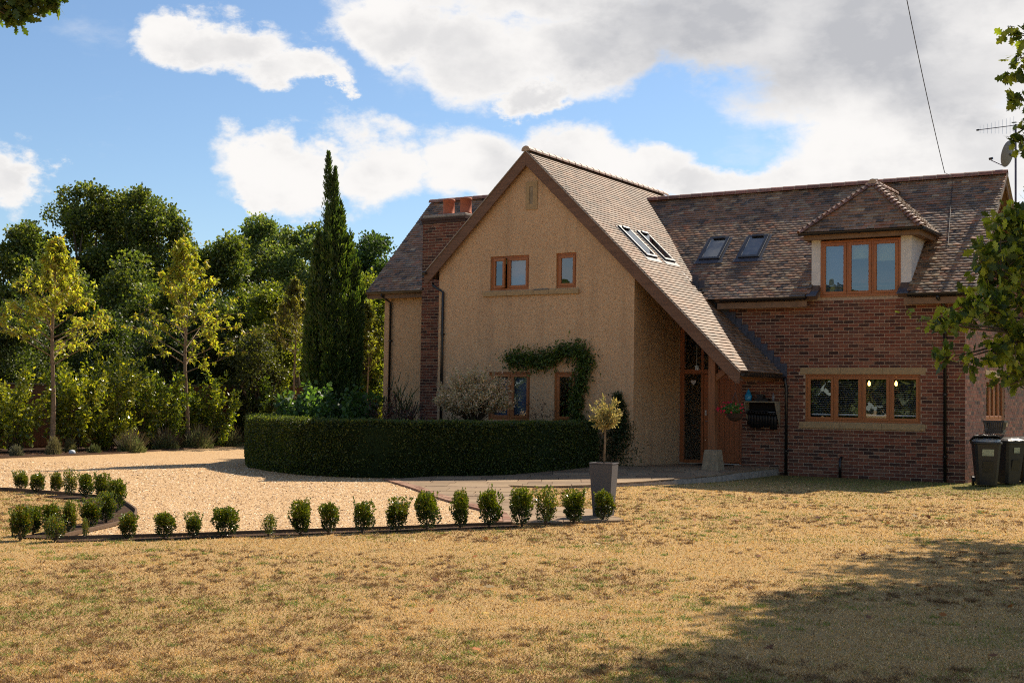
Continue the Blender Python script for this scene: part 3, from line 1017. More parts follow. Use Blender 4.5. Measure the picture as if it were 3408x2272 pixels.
# lintel and sill of the kitchen window, three stones each
for i in range(3):
    a = KX0-.115+(KX1+.107-KX0+.115)*i/3
    b = KX0-.115+(KX1+.107-KX0+.115)*(i+1)/3
    bevel(MB().box(a+.002, b-.002, -0.008, 0.06, KZ1+.002, KZ1+.148).build('lintel', 'stone', H), 0.005)
    bevel(MB().box(a+.002, b-.002, -0.045, 0.10, KZ0-.138, KZ0-.003).build('window_sill', 'stone', H), 0.005)
kw, kxs = window('window', Yf(0.0), PY, KX0, KX1, KZ0, KZ1, [1, 1, 1, 1], fr=0.045, sash=0.06, room='dark_room', roomd=3.0, label='four light oak framed kitchen window with slatted blind')
for i in range(4):
    a, b = kxs[i]+0.06, kxs[i+1]-0.06
    z = KZ1-0.17
    while z > KZ0+0.22:
        c = 0.158
        MB().hexa([(a, c, z), (b, c, z), (b, c+.024, z+.003), (a, c+.024, z+.003)], [(a, c, z+.003), (b, c, z+.003), (b, c+.024, z+.006), (a, c+.024, z+.006)]).build('blind_slat', 'slat_white', kw)
        z -= 0.041
    MB().box(a, b, 0.15, 0.185, KZ0+.15, KZ0+.185).build('blind_rail', 'slat_white', kw)
for (px, zz) in ((3.0, 0), (4.0, 0)):
    pass
for fx, in ((0.565,), (0.80,)):
    x = KX0+(KX1-KX0)*fx
    x = x-0.22
    y = 0.75
    l = empty('pendant_lamp', (x, y, 1.95), 'lit pendant bulb hanging inside the %s light of the kitchen window' % ('third' if fx < .7 else 'fourth'), 'lamp', 'lit pendant bulbs in the kitchen')
    MB().lathe([(0.001, 0.0), (0.026, 0.015), (0.032, 0.05), (0.024, 0.085), (0.012, 0.11), (0.001, 0.112)], (x, y, 2.02), 12).build('bulb', 'lamp_glow', l, smooth=True)
    MB().lathe([(0.014, 0.112), (0.018, 0.13), (0.014, 0.17), (0.001, 0.175)], (x, y, 2.02), 10).build('holder', 'grey_metal', l)
    MB().tube([(x, y, 2.19), (x, y, 2.6)], 0.004, 6).build('flex', 'cable', l)

# ---- dormer
dm, dxs = window('dormer_window', Yf(-0.012), PY, DW0, DW1, DZ0, DZ1, [1, 1, 1], fr=0.05, sash=0.065, set_=0.0, room='dark_room', blinds=[(0, 0.97, 'blind'), (1, 0.30, 'cream_blind'), (2, 0.36, 'cream_blind')], roomd=0.9, rr=0.06)
CX0, CX1, CZB = -3.313, -1.108, 4.16
for a, b in ((CX0, DW0), (DW1, CX1)):
    MB().box(a, b, -0.005, 0.06, CZB, 5.27).build('dormer_cheek', 'smooth_render', H)
for x, s in ((CX0, -1), (CX1, 1)):
    V = [(x, 0.06, zmain(0.06)-.06), (x, 0.06, 5.27), (x, 1.20, 5.27), (x, 1.20, zmain(1.20)-.06)]
    V2 = [(x-s*0.05, y, z) for _, y, z in V]
    MB().hexa(V, V2).build('dormer_cheek', 'smooth_render', H)
# dormer eaves board and soffit
EX0, EX1, EY, EZ = -3.477, -0.821, -0.30, 5.375
ap = np.array([-2.15, 0.72, 6.55])
MB().box(EX0+.06, EX1-.06, EY+.05, EY+.08, EZ-.155, EZ-.03).build('fascia', 'fascia_timber', H)
MB().box(EX1-.09, EX1-.06, EY+.08, 1.25, EZ-.155, EZ-.03).build('fascia', 'fascia_timber', H)
MB().box(EX0+.06, EX0+.09, EY+.08, 1.25, EZ-.155, EZ-.03).build('fascia', 'fascia_timber', H)
MB().box(EX0+.09, EX1-.09, EY+.08, 1.2, EZ-.135, EZ-.12).build('soffit', 'fascia_timber', H)
# lead flashing beside the dormer window feet
for a, b in ((DW0-.22, DW0+.0), (DW1, DW1+.24)):
    MB().hexa([(a, -.34, 3.965), (b, -.34, 3.965), (b, 0.05, 4.20), (a, 0.05, 4.20)], [(a, -.34, 3.985), (b, -.34, 3.985), (b, 0.05, 4.225), (a, 0.05, 4.225)]).build('lead_flashing', 'lead', H)

# ---- roof slabs and tiles
TP = [(0.255, 0.145, 0.085), (0.200, 0.118, 0.072), (0.125, 0.085, 0.060), (0.275, 0.142, 0.080), (0.300, 0.128, 0.066), (0.270, 0.185, 0.118), (0.225, 0.130, 0.080), (0.085, 0.062, 0.048), (0.36, 0.26, 0.17)]
TW = [4, 4, 3, 2.5, 1.3, 2.5, 3.5, 2, 1.2]
TPL = [(0.225, 0.138, 0.092), (0.195, 0.118, 0.078), (0.260, 0.172, 0.122), (0.165, 0.105, 0.072), (0.215, 0.115, 0.070), (0.125, 0.088, 0.064)]
TWL = [4, 3, 2.5, 2, 1.5, 1.5]
roof = MB()
TH = 0.05
def slab_(mb, P, n, th=0.10):
    mb.prism([tuple(np.array(p)-np.array(n)*0.004) for p in P], tuple(-np.array(n)*th))
nC = np.array([SL, 0, 1])/math.hypot(SL, 1)
nCl = np.array([-SL, 0, 1])/math.hypot(SL, 1)
nM = np.array([0, -SM_, 1])/math.hypot(SM_, 1)
nL = np.array([0, -SLf, 1])/math.hypot(SLf, 1)
slab_(roof, [(XA, YB+.03, ZA), (XC, YB+.03, ZC), (XC, 0.0, ZC), (-7.3, 3.0, zcat(-7.3)), (-8.0, 5.0, zcat(-8.0)), (XA, 5.0, ZA)], nC)
slab_(roof, [(XA, YB+.03, ZA), (XA, 2.8, ZA), (-12.16, 0.2, zcat(-12.16)), (-12.16, YB+.03, zcat(-12.16))][::-1][::-1], nCl)
slab_(roof, [(-9.2, YR, ZR), (-5.5, YE, zmain(YE)), (DW0-0.01, YE, zmain(YE)), (DW0-.01, 0.10, zmain(.10)), (DW1+.01, 0.10, zmain(.10)), (DW1+.01, YE, zmain(YE)), (0.22, YE, zmain(YE)), (0.22, YR, ZR)], nM)
slab_(roof, [(-15.80, YEL, zleft(YEL)), (-12.2, YEL, zleft(YEL)), (XA, YRL, ZRL), (-15.80, YRL, ZRL)], nL)
nb = np.array([0, SM_, 1])/math.hypot(SM_, 1)
slab_(roof, [(-9.5, YR, ZR), (0.22, YR, ZR), (0.22, 6.5, zmain(6.5)), (-9.5, 6.5, zmain(6.5))], nb)
nbl = np.array([0, SLf, 1])/math.hypot(SLf, 1)
slab_(roof, [(-15.80, YRL, ZRL), (XA, YRL, ZRL), (XA, 6.0, zleft(6.0)), (-15.80, 6.0, zleft(6.0))], nbl)
# dormer roof planes
EB = 1.40
for P in ([(EX0, EY, EZ), (EX1, EY, EZ), tuple(ap)], [(EX1, EY, EZ), (EX1, EB, EZ), (ap[0], 2.6, ap[2]), tuple(ap)], [(EX0, EB, EZ), (EX0, EY, EZ), tuple(ap), (ap[0], 2.6, ap[2])]):
    a, b, c = (np.array(p) for p in P[:3])
    n = np.cross(b-a, c-a)
    n /= np.linalg.norm(n)
    slab_(roof, P, n, 0.05)
roofo = roof.build('roof', 'timber_soffit', H)

tile_list = []          # (matrix columns, origin, colour, lift-left, lift-right, width)
GA = 0.100
def tile_field(o, u, v, width, height, keep, pal, w, tw=0.165, j=1.0, lift=0.0035):
    """o eave corner, u along the eave, v up the slope (unit vectors); keep(u, v) decides"""
    o, u, v = (np.array(x, float) for x in (o, u, v))
    n = np.cross(u, v)
    nr = int(height/GA)+1
    for r in range(nr):
        off = (tw/2 if r % 2 else 0)
        x = -off
        dr = random.uniform(-.002, .002)
        while x < width:
            cu, cv = x+tw/2, r*GA
            if keep(cu, cv+0.05) and cv < height-0.02:
                a = max(x, 0)
                b = min(x+tw, width)
                if b-a > 0.03:
                    jj = random.gauss(0, .0022)*j
                    tile_list.append((o+u*(a+.0003)+v*(cv+dr+jj), u, v, n, b-a-.0006, pick_col(pal, w), random.gauss(0, lift), random.gauss(0, lift)))
            x += tw
vC = np.array([-1, 0, SL])/math.hypot(1, SL)
lenC = (XC-XA)*math.hypot(1, SL)
# catslide: u = +Y direction, eave along Y; width until the valley (cut by the main roof surface)
def keep_cat(cu, cv):
    P = np.array([XC, YB, ZC])+np.array([0, 1, 0])*cu+vC*cv
    if P[1] > 0.05 and P[2] < zmain(P[1])-0.16:
        return False
    if P[1] > 0.02 and P[2] < zmain(0)-0.12:
        return False
    for (xa, xb, ya, yb) in VELC:
        if xa < P[0] < xb and ya < P[1] < yb:
            return False
    return P[1] < 5.0 and (P[1] < 3.2 or P[0] < -8.0)
VELC = [(-7.43, -6.70, -1.50, -0.93), (-7.43, -6.70, -0.53, 0.04)]
VELM = [(-6.40, -5.87, 0.84, 1.49), (-5.40, -4.87, 0.84, 1.49)]
tile_field((XC, YB, ZC), (0, 1, 0), vC, 7.6, lenC, keep_cat, TPL, TWL, lift=0.0009, j=.35)
def keep_main(cu, cv):
    P = np.array([-9.3, YE, zmain(YE)])+np.array([1, 0, 0])*cu+vM*cv
    if P[0] < -5.4 and P[2] < zcat(P[0])-0.16:
        return False
    if P[0] < -5.0 and P[1] < 0 and P[2] < zcat(P[0])+0.05:
        return False
    if DW0-.2 < P[0] < DW1+.22 and P[1] < 0.1:
        return False
    if CX0 < P[0] < CX1 and P[1] < 1.5:
        return False
    # under the dormer roof
    if EX0+.25 < P[0] < EX1-.25 and P[1] > 1.2:
        h = EZ+(ap[2]-EZ)*(1-abs(P[0]-ap[0])/(EX1-ap[0]))
        if P[2] < h-0.14:
            return False
    for (xa, xb, ya, yb) in VELM:
        if xa < P[0] < xb and ya < P[1] < yb:
            return False
    return True
vM = np.array([0, 1, SM_])/math.hypot(1, SM_)
lenM = (YR-YE)*math.hypot(1, SM_)
tile_field((-9.3, YE-0.03, zmain(YE-0.03)), (1, 0, 0), vM, 9.3+0.25, lenM+.03, keep_main, TP, TW, lift=0.0024)
def keep_left(cu, cv):
    P = np.array([-15.84, YEL, zleft(YEL)])+np.array([1, 0, 0])*cu+vL*cv
    if P[0] > XA or (P[0] > -12.3 and P[2] < zcat(P[0])-0.16):
        return False
    if -13.66 < P[0] < -12.38 and P[1] < 0.08:
        return False
    return True
vL = np.array([0, 1, SLf])/math.hypot(1, SLf)
tile_field((-15.84, YEL-.03, zleft(YEL-.03)), (1, 0, 0), vL, 15.84-9.2, (YRL-YEL)*math.hypot(1, SLf), keep_left, TP, TW, lift=0.003)
# verge tiles seen along the left slope of the wing
vCl = np.array([1, 0, SL])/math.hypot(1, SL)
tile_field((-12.16, YB+0.66, zcat(-12.16)), (0, -1, 0), vCl, 0.66, (12.16+XA)*math.hypot(1, SL), lambda a, b: True, TP, TW, lift=0.003)
# dormer planes
def tri_field(a, b, top, back=None):
    a, b, top = (np.array(p, float) for p in (a, b, top))
    u = (b-a)/np.linalg.norm(b-a)
    w_ = top-a
    v = w_-u*np.dot(w_, u)
    hh = np.linalg.norm(v)
    v = v/hh
    wid = np.linalg.norm(b-a)
    ta = np.dot(w_, u)
    def keep(cu, cv):
        f = cv/hh
        lo = ta*f
        hi = wid+(ta-wid)*f if back is None else 99
        if back is not None:
            P = a+u*cu+v*cv
            if P[2] < zmain(P[1])-0.14:
                return False
            return lo-.01 < cu
        return lo-.02 < cu < hi+.02
    return a, u, v, wid, hh, keep
a, u, v, wid, hh, kp = tri_field((EX0, EY, EZ), (EX1, EY, EZ), ap)
tile_field(a, u, v, wid, hh, kp, TP, TW, lift=0.002)
a, u, v, wid, hh, kp = tri_field((EX1, EY, EZ), (EX1, 3.0, EZ), ap, back=True)
tile_field(a, u, v, wid, hh, kp, TPL, TWL, lift=0.002)
def kleft(cu, cv):
    a_ = np.array([EX0, 3.0, EZ])
    P = a_+np.array([0, -1, 0])*cu+vd*cv
    f = cv/hd
    return P[2] > zmain(P[1])-0.14 and P[1] > EY+(ap[1]-EY)*f
vd = np.array([ap[0]-EX0, 0, ap[2]-EZ])
hd = np.linalg.norm(vd)
vd = vd/hd
tile_field((EX0, 3.0, EZ), (0, -1, 0), vd, 3.3, hd, kleft, TP, TW, lift=0.002)
# sort: nearest visible tiles become objects of their own
def tile_geo(t, origin=None):
    o, u, v, n, w, col, la, lb = t
    th, tz = (0.022, 0.040) if u[1] > .9 else (0.0165, 0.0335)
    us = (0, 0.33*w, 0.67*w, w)
    cam_ = 0.0004 if u[1] > .9 else 0.0025
    tops = (0, cam_, cam_, 0)
    V = []
    for k, x in enumerate(us):
        l = la+(lb-la)*k/3+tops[k]
        V.append(o+u*x+n*(tz+max(l, -0.008)))
    for k, x in enumerate(us):
        V.append(o+u*x+v*0.19+n*(0.008+tops[k]))
    for k, x in enumerate(us):
        l = la+(lb-la)*k/3+tops[k]
        V.append(o+u*x+n*(tz+max(l, -0.008)-th))
    V.append(o+v*0.19-n*0.005)
    V.append(o+u*w+v*0.19-n*0.005)
    F = [(0, 1, 5, 4), (1, 2, 6, 5), (2, 3, 7, 6), (8, 9, 1, 0), (9, 10, 2, 1), (10, 11, 3, 2), (8, 0, 4, 12), (3, 11, 13, 7)]
    return V, F
def tile_size(t):
    P = t[0]
    x, y, z = proj(P)
    if x < 0 or x > 3100 or y < 0:
        return 0
    vis = max(0.0, float(np.dot(CAM-P, t[3]))/z)
    return vis*t[4]/z/z
order = sorted(range(len(tile_list)), key=lambda i: -tile_size(tile_list[i]))
first = set(order[:300])
Vs, Fs, Cs, Mi = [], [], [], []
for i, t in enumerate(tile_list):
    V, F = tile_geo(t)
    if i in first:
        make('tile', [p-t[0] for p in V], F, 'porch_tile' if t[1][1] > .9 else 'roof_tile', roofo, tint=[t[5]]*len(F), loc=tuple(t[0]))
    else:
        b = len(Vs)
        Vs += V
        Fs += [tuple(k+b for k in f) for f in F]
        Cs += [t[5]]*len(F)
        Mi += [1 if t[1][1] > .9 else 0]*len(F)
make('roof_tiling', Vs, Fs, None, roofo, tint=Cs, kind='stuff', mats=['roof_tile', 'porch_tile'], midx=Mi)

# ridge tiles
def ridge(a, b, r=0.115, step=0.31, mat='roof_tile', col=(0.25, 0.10, 0.065), drop=0.03):
    a, b = np.array(a, float), np.array(b, float)
    L = np.linalg.norm(b-a)
    d = (b-a)/L
    side = np.cross(d, (0, 0, 1.0))
    side /= np.linalg.norm(side)
    up = np.cross(side, d)
    n = int(round(L/step))
    for i in range(n):
        p0, p1 = a+d*(L*i/n+.004), a+d*(L*(i+1)/n-.004)
        V, F = [], []
        for (p, rr) in ((p0, r), (p1, r-.006)):
            for q in (rr, rr-.018):
                for k in range(9):
                    th = math.radians(-5+190*k/8)
                    V.append(p+side*math.cos(th)*q+up*(math.sin(th)*q*0.92-drop))
        for k in range(8):
            F += [(k, k+1, 18+k+1, 18+k), (9+k+1, 9+k, 27+k, 27+k+1), (k+1, k, 9+k, 9+k+1), (18+k, 18+k+1, 27+k+1, 27+k)]
        c = np.array(col)*random.uniform(.8, 1.2)
        make('ridge_tile', V, F, mat, roofo, tint=[c]*len(F))
        # mortar bed showing at each joint
        if i:
            Vm, Fm = [], []
            for s in (-.008, .008):
                for k in range(9):
                    th = math.radians(-5+190*k/8)
                    Vm.append(a+d*(L*i/n+s)+side*math.cos(th)*(r+.002)+up*(math.sin(th)*(r+.002)*.92-drop))
            Fm = [(k, k+1, 10+k, 9+k) for k in range(8)]
            make('ridge_joint', Vm, Fm, 'mortar', roofo)
ridge((XA, YB-0.02, ZA+.05), (XA, 4.98, ZA+.05), col=(0.30, 0.175, 0.12))
ridge((-8.85, YR, ZR+.05), (0.26, YR, ZR+.05))
ridge((-15.86, YRL, ZRL+.03), (-9.4, YRL, ZRL+.03))
ridge((ap[0], ap[1]-.08, ap[2]+.03), (ap[0], 2.45, ap[2]+.03), r=.10, col=(0.30, 0.17, 0.12))
# mortar end cap of the gable and dormer ridges
for c, rr in (((XA, YB-.03, ZA+.05), .105), ((ap[0], ap[1]-.09, ap[2]+.03), .092)):
    V = [(c[0]+math.cos(math.radians(t_))*rr, c[1], c[2]-.03+math.sin(math.radians(t_))*rr*.92) for t_ in range(-10, 200, 20)]
    MB().prism(V, (0, .05, 0)).build('ridge_mortar', 'mortar', roofo)
# bonnet tiles on the dormer hips
def bonnets(a, b, out):
    a, b = np.array(a, float), np.array(b, float)
    L = np.linalg.norm(b-a)
    d = (b-a)/L
    side = np.cross(d, (0, 0, 1.0))
    side /= np.linalg.norm(side)
    up = np.cross(side, d)
    n = int(L/0.135)
    for i in range(n):
        p = a+d*(i*L/n)
        V = []
        for (t_, h, w) in ((-.03, .075, .115), (.20, .02, .055)):
            for k in range(6):
                q = -1+2*k/5
                V.append(p+d*t_+side*q*w+up*(h-.075*q*q*(1 if t_ < 0 else .6)))
        V += [v_-up*.016 for v_ in V[:6]]
        F = [(k, k+1, 7+k, 6+k) for k in range(5)]+[(12+k, 13+k, k+1, k) for k in range(5)]
        c = np.array((0.24, 0.115, 0.075))*random.uniform(.75, 1.25)
        make('bonnet_tile', V, F, 'roof_tile', roofo, tint=[c]*len(F))
bonnets((EX0, EY, EZ+.02), ap+np.array([0, 0, .0]), -1)
bonnets((EX1, EY, EZ+.02), ap+np.array([0, 0, .0]), 1)

# barge boards of the wing
def barge(xe, name='bargeboard'):
    s = 1 if xe > XA else -1
    top0 = np.array([XA, 0, ZA+.005])
    z_e = zcat(xe)
    P = [(XA, ZA-.005), (xe, z_e-.005), (xe-s*.02, z_e-.235), (xe-s*.10, z_e-.24+.0), (XA, ZA-.33)]
    V = [(x, YB+.0, z) for x, z in P]
    o = MB().prism(V if s < 0 else V[::-1], (0, .045, 0)).build(name, 'barge_timber', H)
    bevel(o, .004)
    # cement undercloak strip under the verge tiles
    dd = np.array([xe-XA, 0, z_e-ZA])
    MB().prism([(XA, YB-.025, ZA+.022), (xe, YB-.025, z_e+.022), (xe, YB-.025, z_e-.002), (XA, YB-.025, ZA-.002)], (0, .09, 0)).build('undercloak', 'concrete', H)
    # soffit behind the board
    MB().prism([(XA, YB+.046, ZA-.24), (xe, YB+.046, z_e-.16), (xe, YB+.046, z_e-.18), (XA, YB+.046, ZA-.26)], (0, .14, 0)).build('soffit', 'barge_timber', H)
barge(XC)
barge(-12.16)
# porch ceiling and timbers
MB().prism([(XW+.004, YB+.06, zcat(XW)-.12), (XC-.06, YB+.06, ZC-.06), (XC-.06, YB+.06, ZC-.10), (XW+.004, YB+.06, zcat(XW)-.16)], (0, 2.44, 0)).build('porch_ceiling', 'barge_timber', H)
bevel(MB().box(XC-.30, XC-.17, YB+.10, -.012, ZC-.16, ZC+.0).build('porch_beam', 'post_timber', H), .006)
# right verge of the main roof
for s, y1 in ((-1, YE), (1, 6.4)):
    MB().prism([(0.19, YR, ZR-.02), (0.19, y1, zmain(y1)-.02), (0.19, y1, zmain(y1)-.19), (0.19, YR, ZR-.22)], (0.035, 0, 0)).build('bargeboard', 'fascia_timber', H)
    MB().prism([(0.19, YR, ZR+.018), (0.19, y1, zmain(y1)+.018), (0.19, y1, zmain(y1)-.006), (0.19, YR, ZR-.006)], (0.075, 0, 0)).build('undercloak', 'concrete', H)
    MB().prism([(0.012, YR, ZR-.14), (0.012, y1, zmain(y1)-.14), (0.012, y1, zmain(y1)-.16), (0.012, YR, ZR-.16)], (0.176, 0, 0)).build('soffit', 'fascia_timber', H)
MB().prism([(-15.80, YRL, ZRL-.02), (-15.80, YEL, zleft(YEL)-.02), (-15.80, YEL, zleft(YEL)-.19), (-15.80, YRL, ZRL-.22)], (-0.035, 0, 0)).build('bargeboard', 'fascia_timber', H)
# eaves: fascia, soffit, gutter
def gutter(name, a, b, r=0.070, seg=9, mat='black_plastic'):
    a, b = np.array(a, float), np.array(b, float)
    d = (b-a)/np.linalg.norm(b-a)
    side = np.cross(d, (0, 0, 1.0))
    V, F = [], []
    for p in (a, b):
        for q in (r, r-.004):
            for k in range(seg):
                th = PI+PI*k/(seg-1)
                V.append(p+side*math.cos(th)*q+np.array([0, 0, 1])*math.sin(th)*q)
    m = seg
    for k in range(seg-1):
        F += [(k, 2*m+k, 2*m+k+1, k+1), (m+k, m+k+1, 3*m+k+1, 3*m+k)]
    F += [(0, m, 3*m, 2*m), (m-1, 2*m-1+0, 4*m-1, 3*m-1)]
    F += [tuple(range(m)), tuple(range(2*m, 3*m))[::-1]]
    g = make(name, V, F, mat, H)
    L = np.linalg.norm(b-a)
    n = max(1, int(L/0.9))
    for i in range(n):
        p = a+d*(L*(i+.5)/n)
        t_ = MB()
        t_.tube([p-d*.012+np.array([0, 0, -r-.002]), p+d*.012+np.array([0, 0, -r-.002])], .012, 6)
        t_.build('bracket', mat, g)
    return g
ze = zmain(YE)
for a, b in ((-5.35, DW0-.22), (DW1+.24, 0.19)):
    gutter('gutter', (a, YE-.045, ze-.012), (b, YE-.045, ze-.012))
    MB().box(a-.1, b, YE+.012, YE+.035, ze-.235, ze-.10).build('fascia', 'fascia_timber', H)
    MB().box(a-.1, b, YE+.036, -0.012, ze-.215, ze-.20).build('soffit', 'fascia_timber', H)
zl_ = zleft(YEL)
gutter('gutter', (-15.84, YEL-.045, zl_-.012), (-13.75, YEL-.045, zl_-.012))
MB().box(-15.80, -13.70, YEL+.012, YEL+.035, zl_-.20, zl_-.015).build('fascia', 'fascia_timber', H)
gutter('gutter', (EX0-.02, EY-.05, EZ-.015), (EX1+.04, EY-.05, EZ-.015), r=.05)
gutter('gutter', (EX1+.045, EY-.05, EZ-.015), (EX1+.045, 1.12, EZ-.015), r=.05)
gutter('gutter', (XC+.045, YB+.03, ZC-.035), (XC+.045, -.02, ZC-.035), r=.05)
gutter('gutter', (-12.20, YB+.02, zcat(-12.16)-.03), (-12.20, 0.0, zcat(-12.16)-.03), r=.055)
def downpipe(x, yw, z0, z1, off, label=None):
    y = yw-.05
    m = MB()
    m.tube([(off[0], off[1], z1+.0), (off[0], off[1], z1-.07), (x, y, z1-.24), (x, y, z0)], .034, 10)
    p = m.build('downpipe', 'black_plastic', H, smooth=True)
    z = z0+.5
    while z < z1-.3:
        MB().lathe([(.037, 0), (.043, .006), (.043, .04), (.037, .046)], (x, y, z), 10).build('pipe_collar', 'black_plastic', p)
        MB().box(x-.05, x+.05, y+.034, y+.048, z+.008, z+.036).build('pipe_clip', 'black_plastic', p)
        z += 1.3
    return p
downpipe(-0.40, 0.0, 0.02, ze-.05, (-0.48, YE-.045))
downpipe(-3.87, 0.0, 0.02, ZC-.06, (-3.90, -.06))
downpipe(-11.66, YG, 0.02, 4.40, (-11.98, YG-.02))
downpipe(-15.18, YL, 0.02, zl_-.06, (-15.30, YEL-.045))
p = MB().tube([(-2.62, -.10, -.02), (-2.62, -.10, .40), (-2.62, -.02, .44), (-2.62, .02, .44)], .032, 10).build('waste_pipe', 'black_plastic', H, smooth=True)
# stepped lead flashing where the catslide meets the brick wall
fl = MB()
x = -6.2
while x < XC+.02:
    z = zcat(x)
    fl.box(x, x+.16, -.018, -.006, z-.15, z+.20+0.0)
    x += .155
fl.build('lead_flashing', 'lead', H)
MB().prism([(-6.45, -.10, zcat(-6.45)+.035), (XC-.0, -.10, ZC+.035), (XC-.0, -.10, ZC+.045), (-6.45, -.10, zcat(-6.45)+.045)], (0, .08, 0)).build('lead_flashing', 'lead', H)

# ---- roof windows
def roofwin(o, u, v, n, w, h, lit=False):
    o, u, v, n = (np.array(q, float) for q in (o, u, v, n))
    def bb(mb, a0, a1, b0, b1, c0, c1):
        P = [o+u*a+v*b+n*c_ for c_ in (c0, c1) for a, b in ((a0, b0), (a1, b0), (a1, b1), (a0, b1))]
        mb.hexa(P[:4], P[4:])
    m = MB()
    f = .075
    bb(m, 0, w, 0, f, -.03, .085)
    bb(m, 0, w, h-f, h, -.03, .085)
    bb(m, 0, f, f, h-f, -.03, .085)
    bb(m, w-f, w, f, h-f, -.03, .085)
    k = m.build('roof_window', 'grey_metal', H)
    bevel(k, .006)
    q = MB()
    q.add([o+u*a_+v*b_+n*.079 for a_, b_ in ((f, f), (w-f, f), (w-f, h-f), (f, h-f))], [(0, 1, 2, 3)])
    q.build('pane', 'window_glass', k)
    q = MB()
    bb(q, .12, w-.12, h-.09, h-.03, .086, .12)
    q.build('top_cover', 'grey_metal', k)
    q = MB()
    bb(q, -.10, w+.10, -.14, 0, .036, .044)
    q.build('flashing_apron', 'lead', k)
    q = MB()
    bb(q, f, w-f, f, h-f, -.10, -.09)
    q.build('roller_blind', lit, k)
    for s in (-.06, w):
        q = MB()
        bb(q, s, s+.06, 0, h+.02, .01, .046)
        q.build('side_flashing', 'lead', k)
Cq = math.hypot(1, SL)
for ya, yb in ((-1.50, -0.93), (-.53, .04)):
    roofwin((-6.70, ya, zcat(-6.70)), (0, 1, 0), vC, nC, yb-ya, .75*Cq, lit='slat_white')  # white blind added behind these panes to strengthen their sky glare
Mq = math.hypot(1, SM_)
for xa, xb in ((-6.40, -5.87), (-5.40, -4.87)):
    roofwin((xa, .84, zmain(.84)), (1, 0, 0), vM, nM, xb-xa, .67*Mq, lit='blind')

# ---- chimney
chx0, chx1, chy0, chy1, chz = -13.69, -12.36, -.50, .12, 6.36
ch = MB().box(chx0+.005, chx1-.005, chy0+.005, chy1, -.1, chz).build('chimney', 'mortar', H)
runs = brick_runs(chx0, chx1, 0.0, chz-.03, [])
build_bricks(ch, runs, Yf(chy0), PY, 0)
runs = brick_runs(chy0, chy1, 4.2, chz-.03, [])
build_bricks(ch, runs, lambda a, z: (chx1, a, z), NX_, 0)
for i, (d, z) in enumerate(((.022, chz-.20), (.04, chz-.125))):
    m = MB().box(chx0-d, chx1+d, chy0-d, chy1+d, z, z+.068).build('chimney_course', 'brick', ch, tint=[(.075, .045, .035)]*6)
bevel(MB().box(chx0-.01, chx1+.01, chy0-.01, chy1+.01, chz-.05, chz+.035).build('chimney_cap', 'concrete', ch), .02)
for x in (-13.09, -12.55):
    MB().lathe([(.001, 0), (.158, 0), (.158, .05), (.148, .06), (.148, .36), (.160, .37), (.165, .40), (.160, .43), (.140, .43), (.130, .30), (.13, .05)], (x, -.19, chz+.03), 20).build('chimney_pot', 'terracotta', ch, smooth=True)
# small black flood lamp under the left barge foot
MB().lathe([(.001, -.03), (.05, -.03), (.06, .02), (.03, .05), (.001, .05)], (-12.10, YB-.06, 4.62), 12).build('security_lamp', 'black_plastic', H)

# ---- front door and sidelight
door_frame = MB()
Y0 = 0.075
door_frame.box(-6.523, -6.42, Y0-.02, Y0+.08, .19, 3.40).box(-5.985, -5.925, Y0-.02, Y0+.08, .19, 3.40).box(-5.02, -4.95, Y0-.02, Y0+.08, .19, 3.40)
door_frame.box(-6.42, -5.985, Y0-.02, Y0+.08, 2.26, 2.37).box(-5.925, -5.02, Y0-.02, Y0+.08, 2.26, 2.37)
door_frame.box(-6.42, -5.985, Y0-.02, Y0+.08, .19, .26).box(-5.925, -5.02, Y0-.02, Y0+.08, .19, .215)
df = door_frame.build('door_frame', 'oak_door', H)
bevel(df, .004)
MB().add([(-6.42, Y0+.02, .26), (-5.985, Y0+.02, .26), (-5.985, Y0+.02, 2.26), (-6.42, Y0+.02, 2.26)], [(0, 1, 2, 3)]).build('pane', 'window_glass', df)
MB().add([(-6.42, Y0+.02, 2.37), (-5.985, Y0+.02, 2.37), (-5.985, Y0+.02, 3.40), (-6.42, Y0+.02, 3.40)], [(0, 1, 2, 3)]).build('pane', 'window_glass', df)
MB().add([(-5.925, Y0+.02, 2.37), (-5.02, Y0+.02, 2.37), (-5.02, Y0+.02, 3.40), (-5.925, Y0+.02, 3.40)], [(0, 1, 2, 3)]).build('pane', 'window_glass', df)
MB().add([(-6.5, .3, .1), (-4.9, .3, .1), (-4.9, .3, 3.5), (-6.5, .3, 3.5), (-6.5, 2.3, .1), (-4.9, 2.3, .1), (-4.9, 2.3, 3.5), (-6.5, 2.3, 3.5)], [(4, 5, 6, 7), (0, 1, 5, 4), (0, 4, 7, 3), (1, 2, 6, 5), (3, 7, 6, 2)]).build('room_interior', 'dark_room', df)
door = MB().box(-5.92, -5.80, Y0, Y0+.05, .225, 2.25).box(-5.145, -5.025, Y0, Y0+.05, .225, 2.25).box(-5.80, -5.145, Y0, Y0+.05, 2.13, 2.25).box(-5.80, -5.145, Y0, Y0+.05, .225, .44).build('front_door', 'oak_door', H)
bevel(door, .005)
for i in range(5):
    a = -5.80+.655*i/5
    bevel(MB().box(a+.002, a+.129, Y0+.014, Y0+.045, .44, 2.13).build('plank', 'oak_door', door), .005)
MB().box(-5.885, -5.845, Y0-.012, Y0, 1.30, 1.42).build('keypad', 'bright_metal', door)
MB().tube([(-5.865, Y0-.035, 1.16), (-5.73, Y0-.035, 1.16)], .010, 8).build('handle', 'bright_metal', door)
MB().lathe([(.001, 0), (.022, .002), (.022, .01)], (-5.865, Y0-.02, .72), 10).build('lock', 'bright_metal', door)
MB().box(-5.92, -5.02, Y0-.05, Y0-.021, .19, .205).build('threshold', 'bright_metal', door)
